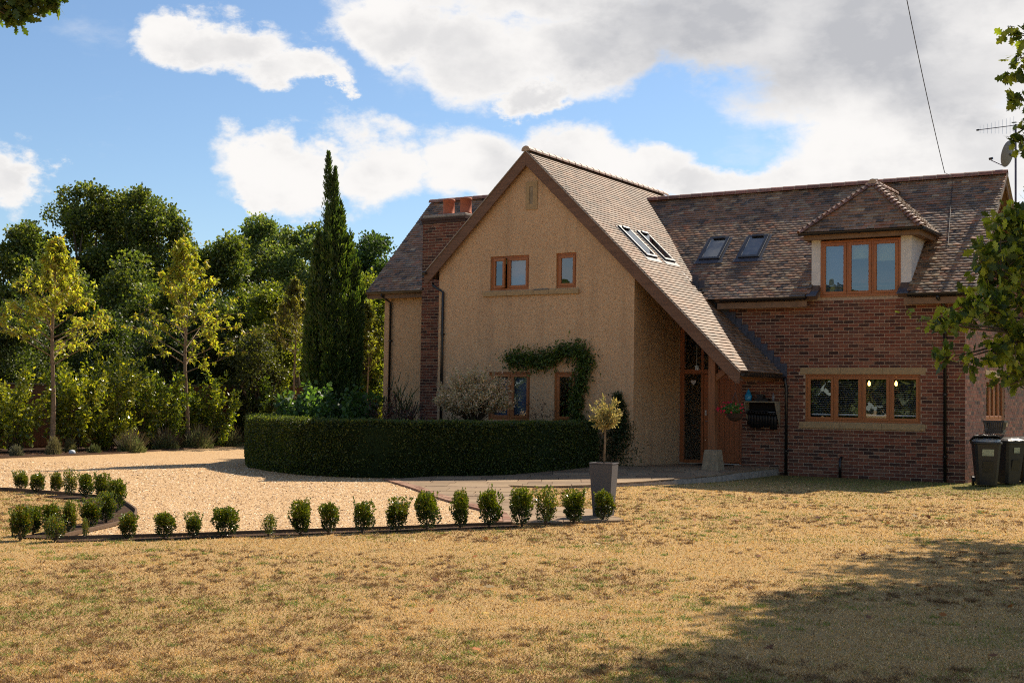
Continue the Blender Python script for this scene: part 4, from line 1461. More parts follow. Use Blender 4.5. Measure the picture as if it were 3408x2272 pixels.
o = MB().box(-5.85, -5.05, -.75, -.2, .178, .192).build('doormat', 'doormat')
tag(o, 'dark doormat lying on the porch slab before the oak door', 'doormat')
# little white heart hanging in the sidelight
hp = []
for k in range(16):
    t_ = 2*PI*k/16
    hp.append((-6.17+.0042*16*math.sin(t_)**3, Y0-.035, 2.07+.0042*(13*math.cos(t_)-5*math.cos(2*t_)-2*math.cos(3*t_)-math.cos(4*t_))))
o = MB().prism(hp, (0, .012, 0)).build('heart_ornament', 'heart_white')
tag(o, 'small white heart hanging in the glass beside the front door', 'ornament')
# wind chime
wc = empty('wind_chime', (-5.2, -2.0, 2.3), 'thin wind chime hanging on a cord in the porch beside the timber post', 'wind chime')
cx_, cy_ = G(2319, 1240, 2.2)[0], -2.0
wp = at(2319, 1215, 27.6)
MB().tube([(wp[0], wp[1], wp[2]-.02), (wp[0], wp[1], 2.95)], .0035, 5).build('cord', 'shelf_wood', wc)
MB().lathe([(.001, .02), (.05, 0), (.05, -.01), (.001, -.012)], (wp[0], wp[1], wp[2]-.02), 10).build('top_disc', 'shelf_wood', wc)
for k in range(4):
    a = k*PI/2
    MB().tube([(wp[0]+.03*math.cos(a), wp[1]+.03*math.sin(a), wp[2]-.03), (wp[0]+.03*math.cos(a), wp[1]+.03*math.sin(a), wp[2]-.10)], .004, 6).build('chime_rod', 'bright_metal', wc)
# porch post on a staddle stone
pp = MB().box(-4.745, -4.588, -2.38, -2.22, .59, zcat(-4.67)-.15).build('porch_post', 'post_timber', H)
bevel(pp, .008)
c = (-4.655, -2.30)
b_, t_ = .195, .145
o = MB().hexa([(c[0]-b_, c[1]-b_, .13), (c[0]+b_, c[1]-b_, .13), (c[0]+b_, c[1]+b_, .13), (c[0]-b_, c[1]+b_, .13)], [(c[0]-t_, c[1]-t_, .60), (c[0]+t_, c[1]-t_, .60), (c[0]+t_, c[1]+t_, .60), (c[0]-t_, c[1]+t_, .60)]).build('stone_plinth', 'stone_grey', pp)
bevel(o, .015)
# timber brace under the catslide
MB().prism([(-4.588, -2.34, 2.05), (-4.588, -2.34, 2.20), (-4.22, -2.34, 2.42), (-4.16, -2.34, 2.36)], (0, .08, 0)).build('brace', 'post_timber', pp)

# ================================================================== SHELF, BOOTS, BASKET BY THE DOOR
sh_ = empty('boot_rack', (-4.35, -.02, 1.5), 'weathered wooden wall shelf with pegs on the brick wall beside the front door', 'shelf')
bx0, bx1 = -4.78, -4.02
bevel(MB().box(bx0, bx1, -.30, -.008, 1.615, 1.645).build('shelf_board', 'shelf_wood', sh_), .004)
MB().box(bx0+.03, bx1-.03, -.035, -.008, 1.22, 1.61).build('back_board', 'dark_room', sh_)
for x in (bx0+.0, bx1-.028):
    MB().prism([(x, -.29, 1.614), (x, -.29, 1.57), (x, -.035, 1.12), (x, -.009, 1.12), (x, -.009, 1.614)], (.028, 0, 0)).build('bracket', 'shelf_wood', sh_)
for i in range(9):
    x = bx0+.06+i*.082
    MB().tube([(x, -.03, 1.36), (x, -.15, 1.375)], .010, 7).build('peg', 'slat_white', sh_)
bl_ = ['black rubber boots hanging upside down at the left end of the boot rack', 'black rubber boots hanging under the boot rack, second pair from the left',
       'black rubber boots hanging under the middle of the boot rack', 'dark grey rubber boots hanging third from the downpipe side of the boot rack', 'grey soled boots hanging upside down at the downpipe end of the boot rack']
for i in range(5):
    x = bx0+.10+i*.135
    r_ = empty('wellington_boots', (x, -.12, 1.36), bl_[i], 'boots', 'wellington boots hanging from the rack')
    for s in (-.032, .036):
        z0 = 1.40+random.uniform(-.02, .02)
        h_ = random.choice([.30, .34, .37])
        # upside down: sole up at the peg, shaft hanging
        m = MB()
        m.tube([(x+s, -.10, z0-.02), (x+s, -.11, z0-.10), (x+s, -.12, z0-h_)], [.040, .042, .050], 10)
        m.build('shaft', 'rubber', r_, smooth=True)
        m = MB()
        m.tube([(x+s, -.08, z0-.04), (x+s, -.15, z0-.025), (x+s, -.22, z0-.02), (x+s, -.26, z0-.01)], [.040, .038, .036, .018], 10)
        m.build('foot', 'rubber', r_, smooth=True)
        MB().box(x+s-.033, x+s+.033, -.27, -.05, z0+.012, z0+.026).build('sole', 'dish_grey' if i > 3 else 'rubber', r_)
o = MB().lathe([(.001, 0), (.062, 0), (.078, .03), (.086, .08), (.075, .14), (.05, .20), (.025, .25), (.012, .275), (.001, .28)], (-4.72, -.17, 1.646), 18).build('blue_ornament', 'blue_glaze', smooth=True)
tag(o, 'bright turquoise blue teardrop ornament standing on the left end of the shelf', 'ornament')
o = MB().lathe([(.001, 0), (.03, 0), (.032, .09), (.026, .12), (.013, .14), (.012, .18), (.018, .185), (.001, .19)], (-4.14, -.15, 1.646), 14).build('bottle', 'dish_grey', smooth=True)
tag(o, 'small pale bottle standing near the right end of the boot shelf', 'bottle')
o = MB().box(-4.55, -4.24, -.24, -.05, 1.646, 1.70).box(-4.52, -4.36, -.2, -.06, 1.70, 1.79).build('shoe_pile', 'rubber')
tag(o, 'dark shoes lying on top of the shelf between ornament and bottle', 'shoes')
# hanging basket
hb = at(2446, 1372, 27.05)
bk = empty('hanging_basket', hb, 'hanging basket of red petunias under the end of the porch roof', 'hanging basket')
MB().lathe([(.001, -.17), (.09, -.15), (.15, -.09), (.175, 0), (.165, 0), (.14, -.08), (.001, -.14)], hb-np.array([0, 0, .02]), 16).build('basket', 'wicker', bk)
for k in range(3):
    a = k*2*PI/3
    MB().tube([hb+np.array([.17*math.cos(a), .17*math.sin(a), 0]), hb+np.array([0, 0, .42])], .004, 5).build('chain', 'grey_metal', bk)
MB().tube([hb+np.array([0, 0, .42]), (hb[0], hb[1], zcat(hb[0])-.1)], .004, 5).build('hook', 'grey_metal', bk)
n = 420
P = hb+unit(rng, n)*np.array([.25, .25, .13])*rng.uniform(.5, 1, (n, 1))+np.array([-.06, 0, .06])
leaves('foliage', P, frames(unit(rng, n)+np.array([0, 0, .3]), rng), rng.uniform(.035, .06, n), ROUND, 'leaf_green', tints(n, [(.06, .13, .03), (.09, .17, .04)], rng), bk)
n = 42
P = hb+unit(rng, n)*np.array([.30, .26, .14])+np.array([-.08, -.05, .08])
P[:, 1] = np.minimum(P[:, 1], hb[1]+.05)
V, F = [], []
for p in P:
    d = (CAM-p)/np.linalg.norm(CAM-p)+rng.normal(0, .5, 3)
    Rr = frames(d[None], rng)[0]
    b = len(V)
    V.append(p)
    for k in range(10):
        a = 2*PI*k/10
        r = .026*(1 if k % 2 else .72)
        V.append(p+Rr[:, 0]*math.cos(a)*r+Rr[:, 2]*math.sin(a)*r+Rr[:, 1]*.012)
    F += [(b, b+1+k, b+1+(k+1) % 10) for k in range(10)]
make('flowers', V, F, 'petal', bk)

# ================================================================== BINS
def wheelie_bin(px, py, rz, label, hue=1.0, lab=None, open_=False):
    g = G(px, py)
    b = empty('wheelie_bin', (g[0], g[1], 0), label, 'bin', 'wheelie bins beside the brick end wall', rz)
    ca, sa = math.cos(rz), math.sin(rz)
    def W3(P):
        return [(g[0]+x*ca-y*sa, g[1]+x*sa+y*ca, z) for x, y, z in P]
    def sec(w, d0, d1, z):
        c = .05
        return [(-w+c, -d0, z), (w-c, -d0, z), (w, -d0+c, z), (w, d1-c, z), (w-c, d1, z), (-w+c, d1, z), (-w, d1-c, z), (-w, -d0+c, z)]
    W3_ = W3
    W3 = lambda P: W3_([(x*.93, y*.93, z*.94) for x, y, z in P])
    S_ = [sec(.20, .20, .24, .04), sec(.225, .235, .27, .30), sec(.265, .30, .33, .86), sec(.27, .31, .335, .93)]
    V, F = [], []
    for s in S_:
        V += s
    for i in range(3):
        F += [(i*8+k, i*8+(k+1) % 8, (i+1)*8+(k+1) % 8, (i+1)*8+k) for k in range(8)]
    F.append(tuple(range(8))[::-1])
    o = make('body', W3(V), F, 'bin_plastic', b)
    V = sec(.295, .335, .36, .905)+sec(.295, .335, .36, .955)
    F = [(k, (k+1) % 8, 8+(k+1) % 8, 8+k) for k in range(8)]+[tuple(range(8))[::-1], tuple(range(8, 16))]
    bevel(make('rim', W3(V), F, 'bin_plastic', b), .01)
    # lid: domed, with ribs; one is propped open
    V, F = [], []
    nx, ny = 7, 7
    for i in range(nx):
        for j in range(ny):
            x = -.30+.60*i/(nx-1)
            y = -.36+.74*j/(ny-1)
            z = .965+.055*(1-(2*i/(nx-1)-1)**4)*(1-(2*j/(ny-1)-1)**4)+(.012 if i in (2, 4) else 0)
            if open_:
                z += (.38-y)*.17
            V.append((x, y, z))
    for i in range(nx-1):
        for j in range(ny-1):
            F.append((i*ny+j, (i+1)*ny+j, (i+1)*ny+j+1, i*ny+j+1))
    V2 = [(x, y, z-.022) for x, y, z in V]
    m = len(V)
    edge = [(i*ny) for i in range(nx)]+[((nx-1)*ny+j) for j in range(1, ny)]+[(i*ny+ny-1) for i in range(nx-2, -1, -1)]+[j for j in range(ny-2, 0, -1)]
    F += [tuple(k+m for k in reversed(f)) for f in F]
    F += [(edge[k], edge[(k+1) % len(edge)], edge[(k+1) % len(edge)]+m, edge[k]+m) for k in range(len(edge))]
    make('lid', W3(V+V2), F, 'bin_plastic', b)
    h = MB()
    h.tube([(-.22, .40, .95), (.22, .40, .95)], .016, 8)
    o = make('handle', W3(h.V), h.F, 'bin_plastic', b)
    for s in (-1, 1):
        h = MB()
        h.tube([(s*.21, .26, .10), (s*.255, .26, .10)], .10, 14)
        make('wheel', W3(h.V), h.F, 'rubber', b)
    h = MB().box(-.11, .11, -.305, -.285, .28, .55)
    make('front_panel', W3([(x, y+(.075 if z < .4 else .015), z) for x, y, z in h.V]), h.F, 'bin_plastic', b)
    if lab:
        z0, z1, w, mt = lab
        h = MB().box(-w, w, -.004, .0, z0, z1)
        make('label', W3([(x, y-(.235+.065*(z-.30)/.56)-.006, z) for x, y, z in h.V]), h.F, mt, b)
    if open_:
        n = 26
        V, F = [], []
        for i in range(n):
            for j in range(5):
                a = 2*PI*i/n
                r = (.30, .315, .285, .25, .22)[j]
                V.append((r*.92*math.cos(a)*(1+.06*math.sin(5*a+j)), r*math.sin(a)*1.05+.0, .94+(.0, .035, .07, .095, .09)[j]+.012*math.sin(9*a+j*2)))
        for i in range(n):
            for j in range(4):
                F.append((i*5+j, ((i+1) % n)*5+j, ((i+1) % n)*5+j+1, i*5+j+1))
        make('bin_bag', W3(V), F, 'bin_bag', b, smooth=True)
    return b
wheelie_bin(3282, 1618, .35, 'black wheelie bin nearest the brick corner with a bag bulging under its lid', lab=(.66, .80, .12, 'label_paper'), open_=True)
wheelie_bin(3352, 1611, .95, 'closed dark wheelie bin in the middle of the row by the end wall', lab=(.70, .82, .08, 'label_paper'))
wheelie_bin(3408, 1605, 1.0, 'closed wheelie bin furthest from the brick corner at the row end', lab=(.55, .68, .07, 'white_label'))
# plastic crate standing on the bins
cg = at(3312, 1452, 25.9)
cr = MB()
w0, w1, hh_ = .16, .20, .24
bz = 1.075
for i in range(9):
    a0 = -1+2*i/9
    a1 = a0+.11
    for s in (-1, 1):
        cr.hexa([(cg[0]+a0*w0, cg[1]+s*w0*.8, bz), (cg[0]+a1*w0, cg[1]+s*w0*.8, bz), (cg[0]+a1*w0, cg[1]+s*(w0*.8-.008), bz), (cg[0]+a0*w0, cg[1]+s*(w0*.8-.008), bz)],
                [(cg[0]+a0*w1, cg[1]+s*w1*.8, bz+hh_), (cg[0]+a1*w1, cg[1]+s*w1*.8, bz+hh_), (cg[0]+a1*w1, cg[1]+s*(w1*.8-.008), bz+hh_), (cg[0]+a0*w1, cg[1]+s*(w1*.8-.008), bz+hh_)])
        cr.hexa([(cg[0]+s*w0, cg[1]+a0*w0*.8, bz), (cg[0]+s*w0, cg[1]+a1*w0*.8, bz), (cg[0]+s*(w0-.008), cg[1]+a1*w0*.8, bz), (cg[0]+s*(w0-.008), cg[1]+a0*w0*.8, bz)],
                [(cg[0]+s*w1, cg[1]+a0*w1*.8, bz+hh_), (cg[0]+s*w1, cg[1]+a1*w1*.8, bz+hh_), (cg[0]+s*(w1-.008), cg[1]+a1*w1*.8, bz+hh_), (cg[0]+s*(w1-.008), cg[1]+a0*w1*.8, bz+hh_)])
cr.box(cg[0]-w0, cg[0]+w0, cg[1]-w0*.8, cg[1]+w0*.8, bz-.01, bz)
for z, w in ((bz+hh_-.03, w1), (bz+.02, w0+.008)):
    for s in (-1, 1):
        cr.box(cg[0]-w-.008, cg[0]+w+.008, cg[1]+s*w*.8-.008, cg[1]+s*w*.8+.008, z, z+.04)
        cr.box(cg[0]+s*w-.008, cg[0]+s*w+.008, cg[1]-w*.8, cg[1]+w*.8, z+.001, z+.039)
o = cr.build('recycling_crate', 'bin_plastic')
tag(o, 'dark slotted plastic crate standing on top of the wheelie bin lids', 'crate')

# ================================================================== AERIAL, DISH, CABLE
mb_ = np.array([0.27, 3.84, 5.9])
mt_ = np.array([0.27, 3.86, 8.23])
ae = empty('tv_aerial', mb_, 'tall pole on the gable end carrying a spiny television aerial', 'aerial')
MB().tube([mb_, mt_], .024, 8).build('mast', 'mast_metal', ae)
MB().box(.02, .29, 3.80, 3.88, 6.35, 6.39).build('wall_bracket', 'grey_metal', ae)
MB().box(.02, .29, 3.80, 3.88, 6.00, 6.04).build('wall_bracket', 'grey_metal', ae)
b1 = at(3384, 419, 30.4)
b0 = at(3255, 433, 30.0)
b1 = mt_+np.array([.05, .05, -.01])
bo = MB().tube([b0, b1], .010, 6).build('boom', 'mast_metal', ae)
for i in range(10):
    p = b0+(b1-b0)*(.05+.093*i)
    h = .085+.013*i
    MB().tube([p-np.array([0, 0, h]), p+np.array([0, 0, h*1.05])], .0035, 4).build('element', 'bright_metal', bo)
MB().tube([b0-(b1-b0)*.03, b0+(b1-b0)*.02], .022, 6).build('end_cap', 'black_plastic', bo)
di = empty('satellite_dish', mt_-np.array([0, 0, .95]), 'grey oval satellite dish clamped to the aerial pole above the ridge', 'satellite dish')
dc = at(3352, 512, 30.1)
dn = np.array([-.35, -.80, .30])
dn = dn/np.linalg.norm(dn)
dn = np.array([-.88, .25, .25])
dn = dn/np.linalg.norm(dn)
du = np.cross(dn, (0, 0, 1.0)); du /= np.linalg.norm(du)
dv = np.cross(du, dn)
V, F = [dc-dn*.05], []
for r in (1, 2, 3):
    for k in range(24):
        a = 2*PI*k/24
        q = r/3
        V.append(dc+du*math.cos(a)*.27*q+dv*math.sin(a)*.31*q-dn*.05*(1-q*q))
F = [(0, 1+k, 1+(k+1) % 24) for k in range(24)]
for r in (0, 1):
    F += [(1+r*24+k, 1+(r+1)*24+k, 1+(r+1)*24+(k+1) % 24, 1+r*24+(k+1) % 24) for k in range(24)]
n_ = len(V)
V += [v-dn*.008 for v in V]
F += [tuple(i+n_ for i in reversed(f)) for f in F]
F += [(49+k, 49+(k+1) % 24, 49+(k+1) % 24+n_, 49+k+n_) for k in range(24)]
make('dish', V, F, 'dish_grey', di, smooth=False)
lp = dc+dn*.36-dv*.20
MB().tube([dc-dv*.29-dn*.0, lp], .012, 6).build('arm', 'mast_metal', di)
MB().tube([lp+dn*.05+dv*.02, lp-dn*.03+dv*.05], .030, 8).build('receiver', 'black_plastic', di)
MB().tube([dc-dn*.06, (mt_[0], mt_[1], dc[2]-.03)], .03, 8).build('mount', 'grey_metal', di)
c0 = at(3012, -30, 24.0)
c1 = at(3144, 575, 29.6)
c2 = np.array([-.95, -.32, 3.86])
pts = [c0+(c1-c0)*t-np.array([0, 0, .10*4*t*(1-t)]) for t in np.linspace(0, 1, 9)]
o = MB().tube(pts, .0085, 5).build('overhead_cable', 'cable')
tag(o, 'thin dark overhead cable dropping from the sky to the roof ridge', 'cable')
xk = c1[0]
rp = [(xk+(t*.62), YR-(YR-YE)*t, zmain(YR-(YR-YE)*t)+.055) for t in np.linspace(0, .62, 8)]
o = MB().tube([tuple(c1)]+rp, .006, 5).build('roof_cable', 'cable')
tag(o, 'thin cable running down the tiled roof right of the dormer', 'cable')

# ================================================================== PLANTER WITH OLIVE TREE
pg = (G(1971, 1724)+G(2045, 1727))/2
pg = G(2008, 1722)
pl = empty('planter', (pg[0], pg[1], 0), 'tall tapered square grey planter standing at the end of the paving', 'planter')
PA = math.radians(12)
def sq(h, z, a=PA, o=(0, 0)):
    return [(pg[0]+math.cos(a+PI/4+k*PI/2)*h*1.414+o[0], pg[1]+math.sin(a+PI/4+k*PI/2)*h*1.414+o[1], z) for k in range(4)]
PHt = .735
bevel(MB().hexa(sq(.118, .03), sq(.162, PHt)).build('body', 'planter_grey', pl), .006)
m = MB()
A_, B_ = sq(.166, PHt+.001), sq(.148, PHt+.001)
A2, B2 = sq(.166, PHt+.016), sq(.148, PHt+.016)
for k in range(4):
    q = (k+1) % 4
    m.hexa([A_[k], A_[q], B_[q], B_[k]], [A2[k], A2[q], B2[q], B2[k]])
m.build('rim', 'planter_grey', pl)
MB().hexa(sq(.146, PHt+.001), sq(.146, PHt+.006)).build('soil', 'soil', pl)
ol = empty('olive_tree', (pg[0], pg[1], PHt), 'small standard olive tree with grey green crown growing in the grey planter', 'olive tree')
tk = [(pg[0], pg[1], PHt), (pg[0]+.012, pg[1], PHt+.25), (pg[0]+.01, pg[1]+.01, PHt+.48), (pg[0]+.03, pg[1]+.01, PHt+.62)]
MB().tube(tk, [.016, .013, .012, .010], 8).build('trunk', 'bark_pale', ol, smooth=True)
top = np.array(tk[2])
V, D, Lf = [], [], []
br = MB()
for i in range(70):
    a = rng.uniform(0, 2*PI)
    e_ = rng.uniform(-.1, 1.35)
    L_ = rng.uniform(.10, .29)*(1+.35*math.sin(e_))
    d = np.array([math.cos(a)*math.cos(e_), math.sin(a)*math.cos(e_), math.sin(e_)])
    s0 = top+np.array([0, 0, rng.uniform(-.02, .14)])
    pts = [s0, s0+d*L_*.5+np.array([0, 0, .01]), s0+d*L_+np.array([0, 0, .03])]
    br.tube(pts, [.004, .003, .0015], 4, cap=False)
    m_ = rng.integers(24, 40)
    t_ = rng.uniform(.15, 1, m_)
    V.append(pts[0]+np.outer(t_, np.array(pts[2])-pts[0])+rng.normal(0, .012, (m_, 3)))
    D.append(d+rng.normal(0, .7, (m_, 3)))
br.build('branches', 'bark_pale', ol)
V = np.concatenate(V)
D = np.concatenate(D)
leaves('crown', V, frames(D, rng), rng.uniform(.030, .055, len(V)), LONG*np.array([1.3, 1, 1]), 'leaf_dry', tints(len(V), [(.36, .31, .12), (.46, .40, .18), (.24, .24, .09), (.50, .38, .14)], rng), ol)

# ================================================================== BOX SHRUBS
def shrub_mesh(name, seed, n, sparse=False, yellow=0.0):
    rg = np.random.default_rng(seed)
    # vase shaped: narrow foot, full upper two thirds, upright shoots
    V, D, Cc = [], [], []
    lob = [(rg.uniform(0, 2*PI), rg.uniform(.0, .22), rg.uniform(.35, .9), rg.uniform(.16, .30)) for _ in range(9)]
    cen = np.array([(math.cos(a)*r, math.sin(a)*r, z) for a, r, z, s in lob]+[(0, 0, .42), (0, 0, .6), (.05, 0, .28)])
    rad = np.array([s for *_, s in lob]+[.30, .30, .22])
    i = rg.integers(0, len(cen), n)
    u = unit(rg, n)
    P = cen[i]+u*rad[i][:, None]*rg.uniform(.72, 1.03, (n, 1))*np.array([1, 1, .95])
    P[:, 2] = np.clip(P[:, 2], .02, 1.1)
    lim = np.interp(P[:, 2], [0, .12, .4, .75, 1.1], [.10, .22, .46, .48, .30])
    rr = np.hypot(P[:, 0], P[:, 1])+1e-6
    f = np.minimum(1, lim/rr)
    P[:, 0] *= f
    P[:, 1] *= f
    d = u+np.array([0, 0, .7])
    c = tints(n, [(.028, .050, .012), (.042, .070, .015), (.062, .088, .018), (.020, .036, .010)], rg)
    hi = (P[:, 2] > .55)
    c[hi] = c[hi]*np.array([2.9, 2.3, 1.0])  # sunlit tops put into the colour: upper leaves lighter and yellower
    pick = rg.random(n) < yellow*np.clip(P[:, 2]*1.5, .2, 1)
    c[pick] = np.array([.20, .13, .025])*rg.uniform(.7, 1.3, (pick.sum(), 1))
    V.append(P); D.append(d); Cc.append(c)
    for k in range(14 if not sparse else 20):
        a = rg.uniform(0, 2*PI)
        r = rg.uniform(.02, .30)
        b = np.array([math.cos(a)*r, math.sin(a)*r, .6 if not sparse else .15])
        t = np.array([math.cos(a)*r*1.5, math.sin(a)*r*1.5, rg.uniform(.92, 1.18)])
        m = 34
        q = rg.uniform(0, 1, m)
        V.append(b+np.outer(q, t-b)+rg.normal(0, .012, (m, 3)))
        D.append((t-b)/np.linalg.norm(t-b)+rg.normal(0, .6, (m, 3)))
        Cc.append(tints(m, [(.12, .16, .025), (.17, .19, .03), (.07, .11, .02)], rg))
    V, D, Cc = np.concatenate(V), np.concatenate(D), np.concatenate(Cc)
    return V, frames(D, rg), rg.uniform(.050, .085, len(V)), Cc
variants = []
for k in range(8):
    sp_ = k in (5, 7)
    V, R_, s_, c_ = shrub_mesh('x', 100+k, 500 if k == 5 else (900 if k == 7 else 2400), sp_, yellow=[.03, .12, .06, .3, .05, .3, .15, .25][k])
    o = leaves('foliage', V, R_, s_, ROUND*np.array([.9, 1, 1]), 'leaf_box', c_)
    fm = o.data
    bpy.data.objects.remove(o)
    st = MB()
    for q in range(6):
        a = q*PI/3+k
        st.tube([(0, 0, -.02), (math.cos(a)*.06, math.sin(a)*.06, .2), (math.cos(a)*.2, math.sin(a)*.2, .55)], [.02, .014, .006], 5, cap=False)
    o = st.build('stems', 'bark')
    smm = o.data
    bpy.data.objects.remove(o)
    variants.append((fm, smm))
shrub_no = 0
def box_shrub(px, py, w, h, var, label, group, wob=1.0):
    """px, py: foot in photo pixels; w, h: size in photo pixels"""
    global shrub_no
    g = G(px, py)
    z = proj(g)[2]
    W_, H_ = w/FOC*z, h/FOC*z*1.0
    r = empty('box_shrub', (g[0], g[1], 0), label, 'shrub', group, rz=shrub_no*1.3)
    r.scale = (W_*1.32, W_*1.32, H_*.90)
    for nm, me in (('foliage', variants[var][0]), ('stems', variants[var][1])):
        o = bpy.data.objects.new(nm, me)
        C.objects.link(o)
        o.parent = r
    shrub_no += 1
    return r
def z17(x, y):
    return x/1.68, 1420+y/1.68
def z33(x, y):
    return 1250+x/3.36, 1500+y/3.36
ordn = ['first', 'second', 'third', 'fourth', 'fifth', 'sixth', 'seventh', 'eighth', 'ninth', 'tenth', 'eleventh', 'twelfth', 'thirteenth', 'fourteenth', 'fifteenth', 'sixteenth']
front = [(715, 625, 115, 145, 3), (915, 628, 120, 150, 1), (1080, 622, 100, 140, 6), (1268, 612, 150, 165, 0), (1500, 612, 98, 120, 5), (1678, 608, 130, 195, 2), (1835, 598, 110, 175, 1), (2025, 593, 125, 180, 4)]
rowF = [(*z17(a, b), w/1.68, h/1.68, v) for a, b, w, h, v in front]
rowF += [(*z33(a, b), w/3.36, h/3.36, v) for a, b, w, h, v in [(240, 900, 290, 370, 6), (570, 885, 300, 440, 0), (945, 870, 220, 420, 2), (1270, 858, 280, 430, 4), (1635, 848, 280, 440, 0), (1900, 835, 270, 430, 7), (2215, 815, 265, 380, 2)]]
rowF += [(1550+955/2.091, 1050+1430/2.091, 150/2.091, 215/2.091, 1)]
looks = {0: 'full dark box shrub with upright shoots', 1: 'clipped box shrub with yellowing tips', 2: 'dense rounded dark box shrub', 3: 'bronze yellow topped box shrub',
         4: 'slim glossy green box shrub', 5: 'small thin sparse box shrub', 6: 'short cup shaped box shrub', 7: 'open twiggy long shooted box shrub'}
for i, (x, y, w, h, v) in enumerate(rowF):
    k = len(rowF)-1-i
    lab = looks[v]+(' directly in front of the grey planter' if k == 0 else ' in front row, %s left of the planter' % ordn[k-1])
    box_shrub(x, y, w, h, v, lab, 'box shrubs in a row along the front edge of the drive')
back = [(115, 355, 95, 108, 6), (210, 370, 95, 112, 1), (312, 372, 78, 118, 3), (390, 388, 75, 148, 7), (482, 400, 92, 142, 4), (568, 412, 92, 150, 2)]
for i, (a, b, w, h, v) in enumerate(back):
    box_shrub(*z17(a, b), w/1.68, h/1.68, v, looks[v]+' in island back row, %s from left' % ordn[i], 'box shrubs around the lawn island')
tipr = [(652, 480, 112, 190, 0), (592, 540, 112, 175, 2), (505, 560, 128, 155, 6), (385, 596, 95, 178, 3), (280, 600, 105, 172, 1), (185, 606, 105, 160, 2), (112, 636, 132, 196, 3), (306, 642, 118, 150, 7), (478, 628, 46, 118, 5)]
tl = ['at the tip of the lawn island nearest the drive', 'at the island tip before the tallest shrub', 'in the front row of the island, third from its tip', 'in the front row of the island, fourth from its tip',
      'in the front row of the island, fifth from its tip', 'in the front row of the island, sixth from its tip', 'largest, at far left of the island front row', 'forward of the island front row on the edging', 'alone on bare soil below the island tip']
for (a, b, w, h, v), l_ in zip(tipr, tl):
    box_shrub(*z17(a, b), w/1.68, h/1.68, v, ' '.join((looks[v]+' '+l_).split()[:16]), 'box shrubs around the lawn island')

# ================================================================== CLIPPED HEDGE
def hedge():
    r = empty('clipped_hedge', (-9.5, -6.5, 0), 'long dark clipped hedge curving around the garden bed before the house', 'hedge')
    L = [np.array(p) for p in HEDGE]
    n = len(L)
    nor, cum = [], [0]
    for i in range(n):
        d = L[min(i+1, n-1)]-L[max(i-1, 0)]
        d = d/np.linalg.norm(d)
        nor.append(np.array([-d[1], d[0]]))
        if i:
            cum.append(cum[-1]+np.linalg.norm(L[i]-L[i-1]))
    cum = np.array(cum)
    LA, NA = np.array(L), np.array(nor)
    hw, ht = .36, 1.12
    # dark inner body, slightly smaller than the leaf skin
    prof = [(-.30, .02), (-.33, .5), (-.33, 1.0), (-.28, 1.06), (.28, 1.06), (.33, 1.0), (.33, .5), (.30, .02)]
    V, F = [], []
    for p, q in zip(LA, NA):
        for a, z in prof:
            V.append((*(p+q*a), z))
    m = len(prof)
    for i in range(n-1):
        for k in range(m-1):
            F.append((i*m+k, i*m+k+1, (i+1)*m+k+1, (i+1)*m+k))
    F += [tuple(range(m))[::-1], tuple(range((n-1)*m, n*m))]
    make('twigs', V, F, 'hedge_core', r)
    N_ = 140000
    s = rng.uniform(-.0, cum[-1], N_)
    px = np.interp(s, cum, LA[:, 0]); py = np.interp(s, cum, LA[:, 1])
    nx = np.interp(s, cum, NA[:, 0]); ny = np.interp(s, cum, NA[:, 1])
    w = rng.random(N_)
    a, z, D = np.zeros(N_), np.zeros(N_), np.zeros((N_, 3))
    side = w < .62
    sg = np.where(rng.random(N_) < .72, 1.0, -1.0)
    wave = .022*np.sin(s*2.1)+.015*np.sin(s*5.3+1)
    z[side] = rng.uniform(0, ht-.02, side.sum())
    a[side] = (sg*(hw+wave)-rng.exponential(.022, N_)*sg)[side]
    a[side] *= np.interp(z[side], [0, .25, ht], [.88, .98, 1.0])
    z[~side] = (ht+.010*np.sin(s*3.7)-rng.exponential(.020, N_))[~side]+rng.normal(0, .008, (~side).sum())
    a[~side] = rng.uniform(-hw, hw, (~side).sum())
    D[:, 0] = nx*sg*.8; D[:, 1] = ny*sg*.8
    D[~side] = (0, 0, 1)
    D += rng.normal(0, .8, (N_, 3))
    # the sign of the outer side: the front of the hedge faces the drive
    P = np.c_[px+nx*a, py+ny*a, np.maximum(z, .01)]
    leaves('leaves', P, frames(D, rng), rng.uniform(.026, .052, N_), ROUND, 'leaf_green', tints(N_, [(.040, .064, .019), (.056, .080, .022), (.078, .102, .025), (.036, .050, .018), (.12, .132, .028)], rng, var=.28), r)
    # rounded ends
    for e_, (p, q) in enumerate(((LA[0], NA[0]), (LA[-1], NA[-1]))):
        pass
hedge()
# stray shoots the shears have missed
rgh = np.random.default_rng(66)
_L = np.array(HEDGE)
_i = rgh.integers(0, len(_L)-1, 420)
_q = rgh.random((420, 1))
_P = _L[_i]*(1-_q)+_L[_i+1]*_q+rgh.uniform(-.36, .36, (420, 2))*.95
_k = np.repeat(np.arange(420), 7)
_h = rgh.uniform(.01, .085, 420)[_k]*rgh.random(len(_k))
_V = np.c_[_P[_k]+rgh.normal(0, .008, (len(_k), 2)), 1.115+_h]
_hr = [o for o in bpy.data.objects if o.name == 'clipped_hedge'][0]
leaves('stray_shoots', _V, frames(unit(rgh, len(_k))+np.array([0, 0, .8]), rgh), rgh.uniform(.02, .035, len(_k)), ROUND, 'leaf_green', tints(len(_k), [(.09, .12, .025), (.12, .14, .03)], rgh), _hr)

